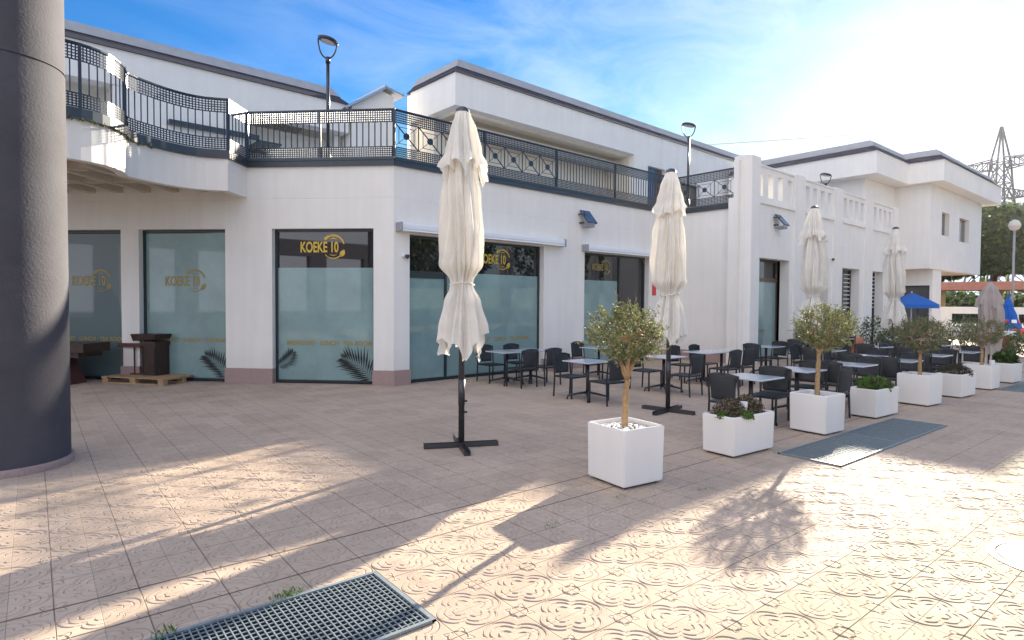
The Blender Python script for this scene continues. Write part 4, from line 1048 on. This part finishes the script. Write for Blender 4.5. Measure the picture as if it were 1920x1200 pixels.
t=thing('old_table',(.4,15.3,0),'dark brown old table turned against the left window, by the column','table')
FT=frame((-.5,15.6,0),-44)
b=MB(FT); b.box(-.2,1.75,0,.7,.66,.84); b.box(-.1,1.6,.05,.65,.56,.659); b.build('tabletop','darkwood',t)
b=MB(FT); b.add([(.2,.1,0),(1.3,.1,0),(1.3,.6,0),(.2,.6,0),(.1,.05,.56),(1.0,.05,.56),(1.0,.65,.56),(.1,.65,.56)],[(0,3,2,1),(4,5,6,7),(0,1,5,4),(1,2,6,5),(2,3,7,6),(3,0,4,7)]); b.build('support','rust',t)

# ------------------------------------------------------------ far background on the right
t=thing('globe_lamp',(31.95,6.42,0),'thin lamp post with a clear globe at the far right','street lamp')
b=MB(Matrix.Translation((31.95,6.42,0))); b.tube([(0,0,0),(0,0,1.2)],.07,10); b.tube([(0,0,1.2),(0,0,4.85)],.04,10); b.build('pole','polemetal' if False else 'greyplastic',t)
b=MB(Matrix.Translation((31.95,6.42,0))); b.lathe([(.05,4.84),(.16,4.9),(.22,5.05),(.16,5.22),(.04,5.29)],20); b.build('globe','lampglass',t)
def far_wall(name,fr,x0,x1,z0,z1,lab,cat,bays):
    t=thing(name,fr@Vector(((x0+x1)/2,0,0)),lab,cat)
    b=MB(fr); b.wall(x0,x1,z0,z1,.25,[(a,c,z0+.25,z1-.45) for a,c in bays]); b.build('wall','white2',t)
    for a,c in bays:
        b=MB(fr); b.bar((a,.1,z1-.50),(c,.1,z1-.50),.04); b.bar((a,.1,z0+.32),(c,.1,z0+.32),.04)
        n=int((c-a)/.16)
        for i in range(n): b.bar((a+(c-a)*(i+.5)/n,.1,z0+.3),(a+(c-a)*(i+.5)/n,.1,z1-.5),.03)
        b.build('grille','darkrail',t)
    return t
FW=frame((47.5,13.9,0),-78)
far_wall('boundary_wall',FW,-6,22,0,1.62,'white boundary wall with barred openings beyond the far building','wall',[(1.2,3.6),(4.6,7.2),(9,12),(13,16)])
# shelter roof with posts behind it
t=thing('garden_shelter',FW@Vector((2,7,0)),'terracotta-roofed open shelter with ochre posts behind the boundary wall','shelter')
for x in (-3,.2,3.6,7.5,12):
    b=MB(FW); b.box(x-.22,x+.22,6.8,7.2,0,2.9); b.build('post','ochre',t)
b=MB(FW); b.add([(-6,5.6,2.85),(14,5.6,2.85),(14,9.5,2.85),(-6,9.5,2.85),(-4,7.5,3.5),(12,7.5,3.5)],[(0,1,5,4),(1,2,5),(2,3,4,5),(3,0,4),(3,2,1,0)]); b.build('roof','terracotta',t)
def bigtree(x,y,h,r,z0,seed,lab,n=5000,sz=.34,trunkr=.35,mats=('tree','tree2','olive3'),group='big evergreen trees beyond the wall',flat=.75):
    rn=random.Random(seed); t=thing('evergreen_tree',(x,y,0),lab,'tree',group)
    b=MB(); c=Vector((x,y,z0+(h-z0)*.5)); b.tube([(x,y,0),(x+.1,y,z0*.6),(x-.1,y+.1,z0+.6),(x,y,c.z)],[trunkr,trunkr*.8,trunkr*.7,trunkr*.35],10)
    for k in range(6):
        a=rn.uniform(0,2*PI); b.tube([(x,y,z0+.3),(x+math.cos(a)*r*.35,y+math.sin(a)*r*.35,z0+(h-z0)*.35),(x+math.cos(a)*r*.7,y+math.sin(a)*r*.7,z0+(h-z0)*rn.uniform(.4,.8))],[trunkr*.45,trunkr*.3,trunkr*.1],7)
    b.build('trunk','darkbark',t)
    b=MB(); lum=[(Vector((rn.gauss(0,1),rn.gauss(0,1),rn.gauss(0,1))).normalized(),rn.uniform(-.25,.25)) for _ in range(22)]; pts=[]
    hz=(h-z0)/2
    for k in range(n):
        d=Vector((rn.gauss(0,1),rn.gauss(0,1),rn.gauss(0,1))).normalized(); l_=sum(a*max(0,d.dot(v))**8 for v,a in lum); q=rn.uniform(.45,1)**.5*(1+l_)
        pts.append(c+Vector((d.x*r*q,d.y*r*q,max(-flat,d.z*q)*hz)))
    leaves(b,pts,sz,rn,.42,.2); b.build('crown',list(mats),t)
bigtree(66,14.5,10.6,6.5,3.9,1,'broad dark evergreen at the far right edge, under the pylon',9000,.42)
bigtree(66,21,8.0,6,3.7,2,'dark evergreen behind the far building, left of the broad one',6000,.42)
bigtree(74,8.5,11,6.5,3.2,3,'evergreen at the extreme right behind the globe lamp',7000,.45)
bigtree(72,27,7.5,6,3.2,4,'evergreen seen under the overhang of the far building',5000,.42)
b=MB(); rn=random.Random(9); pts=[]
for k in range(9000): pts.append((rn.uniform(78,92),rn.uniform(-8,40),abs(rn.gauss(0,1.6))))
leaves(b,pts,.7,rn,.5,.3); b.build('distant_woodland',['tree','olive3','tree2'],kind='stuff')
def shrub(x,y,h,r,seed,lab,mats=('greyleaf','green','olive3'),n=900,sz=.09,z=0,name='shrub'):
    rn=random.Random(seed); t=thing(name,(x,y,z),lab,'plant','shrubs at the far end of the terrace')
    b=MB(); 
    for k in range(5):
        a=rn.uniform(0,6.3); b.tube([(x,y,z),(x+math.cos(a)*r*.5,y+math.sin(a)*r*.5,z+h*.6)],[.02,.008],6)
    b.build('stems','darkbark',t)
    b=MB(); pts=[]
    for k in range(n):
        d=Vector((rn.gauss(0,1),rn.gauss(0,1),rn.gauss(0,1))).normalized()*rn.uniform(.3,1)**.6; pts.append((x+d.x*r,y+d.y*r,z+h*.55+d.z*h*.48))
    leaves(b,pts,sz,rn,.22,.9); b.build('foliage',list(mats),t)
for i,(x,y,h,r,lab) in enumerate([(19.2,8.9,1.25,.45,'grey-green shrub by the first poster window'),(21.6,9.0,1.45,.55,'tall shrub by the second poster window'),(23.6,8.6,1.3,.6,'bushy shrub just right of the fourth parasol'),(24.8,7.4,1.2,.6,'rounded shrub behind the third olive crown'),(26.2,6.6,1.25,.65,'loose shrub between the third and farthest olive crowns'),(27.0,5.6,1.1,.6,'shrub left of the grey-pink parasol'),(25.0,4.9,.8,.45,'low shrub right of the grey-pink parasol'),(22.5,7.6,.95,.5,'low dark shrub at the end of the rear table row')]):
    shrub(x,y,h,r,60+i,lab)
b=MB(); b.lathe([(.16,0),(.24,.25),(.26,.5),(.22,.62),(.19,.64)],24,(21.2,8.3)); tag(b.build('clay_jar','terracotta'),'rounded pale clay jar among the shrubs by the posters','jar')
# bits at the far right
t=thing('waste_bin',(25.6,5.25,0),'white bin with red panels beside the closed blue parasol','bin')
T=Matrix.Translation((25.6,5.25,0)); b=MB(T); b.bevbox(-.2,.2,-.2,.2,.05,.85,.03); b.build('body','whiteplastic',t)
b=MB(T); b.box(-.206,-.201,-.13,.13,.25,.7); b.box(-.13,.13,-.206,-.201,.25,.7); b.build('front_panel','redplastic',t)
t=thing('red_barrier',(34.5,6.4,0),'small red and white plastic barrier at the far right edge','barrier')
T=Matrix.Translation((34.5,6.4,0))@Matrix.Rotation(R(-70),4,'Z'); b=MB(T); b.bevbox(-.6,.6,-.1,.1,.35,.75,.04); b.build('panel','redplastic',t); b=MB(T)
for x in (-.45,.45): b.bevbox(x-.1,x+.1,-.22,.22,0,.34,.03)
b.build('foot','whiteplastic',t)

# ------------------------------------------------------------ pylon and power lines
t=thing('power_pylon',(188.6,41.0,-1.8),'tall lattice power pylon at the far right, above the trees','pylon')
FPy=frame((188.6,41.0,-1.8),-105)
b=MB(FPy); levels=[(0,6.0),(8,5.0),(16,4.0),(23,3.0),(29,2.2),(34,1.8),(39,1.5),(48,.12)]
wd=.25
for i in range(len(levels)-1):
    z0,a=levels[i]; z1,c=levels[i+1]
    cs=[(-1,-1),(1,-1),(1,1),(-1,1)]
    for k in range(4):
        p=cs[k]; q=cs[(k+1)%4]
        b.bar((p[0]*a,p[1]*a,z0),(p[0]*c,p[1]*c,z1),wd*1.3)
        b.bar((p[0]*a,p[1]*a,z0),(q[0]*c,q[1]*c,z1),wd*.7); b.bar((q[0]*a,q[1]*a,z0),(p[0]*c,p[1]*c,z1),wd*.7)
        b.bar((p[0]*c,p[1]*c,z1),(q[0]*c,q[1]*c,z1),wd*.8)
b.build('tower','pylon',t)
def arm(z,L_,rise,side):
    b=MB(FPy); n=7
    for s_ in (-1,1):
        pr=None
        for i in range(n+1):
            f_=i/n; x=side*(1.2+(L_-1.2)*f_); zt=z+2.6-(2.6-rise-.2)*f_; zb=z+rise*f_; yy=s_*1.2*(1-f_)
            if pr: b.bar(pr[0],(x,yy,zt),wd); b.bar(pr[1],(x,yy,zb),wd); b.bar(pr[0],(x,yy,zb),wd*.7)
            b.bar((x,yy,zt),(x,yy,zb),wd*.6); pr=((x,yy,zt),(x,yy,zb))
    b.build('cross_arm','pylon',t)
for sd in (-1,1): arm(30,9,0,sd); arm(37.5,17,1.5,sd)
P0=FPy@Vector((0,0,49))
def cable(off,z,lab,dx):
    b=MB(); pts=[]; 
    A_=FPy@Vector((off,0,z)); B_=Vector((-60+dx,330,z+6))
    for i in range(41):
        f_=i/40; p=A_.lerp(B_,f_); p.z-=26*f_*(1-f_); pts.append(p)
    b.tube(pts,.08,5); tag(b.build('power_line','cable'),lab,'cable','power lines crossing the sky')
for off,z,dx,lab in ((0,49,0,'topmost power line crossing the pale sky'),(-14,39,0,'second power line below the topmost one'),(14,39,30,'third power line, from the right arm of the pylon'),(-10,31,10,'lowest power line, close above the far roof')): cable(off,z,lab,dx)

# ------------------------------------------------------------ the far side of the square (seen only in the window reflections)
op=thing('arcade_building',(-17,4,0),'pale arcade with tall openings on the opposite side of the square','building')
b=MB(frame((-17,-12,0),90)); b.wall(0,40,0,5.2,.5,[(2+i*3.4,4.4+i*3.4,.9,4.3) for i in range(10)]); b.build('wall','roofdark',op)
for i,(x,y) in enumerate(((24,-18),(32,-20),(41,-17),(52,-20),(16,-21))):
    bigtree(x,y,8+i%3,3.6,2.4,90+i,'street tree number %s away on the opposite side of the road'%('one two three four five'.split()[i]),2200,.4,.25,group='street trees opposite')
print('OBJ',len(bpy.data.objects))

# ------------------------------------------------------------ haze
hm=bpy.data.materials.new('haze_air'); hm.use_nodes=True; ht=hm.node_tree; ht.nodes.clear()
pvn=ht.nodes.new('ShaderNodeVolumePrincipled'); pvn.inputs['Color'].default_value=(.93,.95,1,1); pvn.inputs['Density'].default_value=.00008; pvn.inputs['Anisotropy'].default_value=.72
ho=ht.nodes.new('ShaderNodeOutputMaterial'); ht.links.new(pvn.outputs[0],ho.inputs['Volume'])
b=MB(); b.box(-95,345,-95,385,-3,54); hz=b.build('haze',hm,kind='stuff')
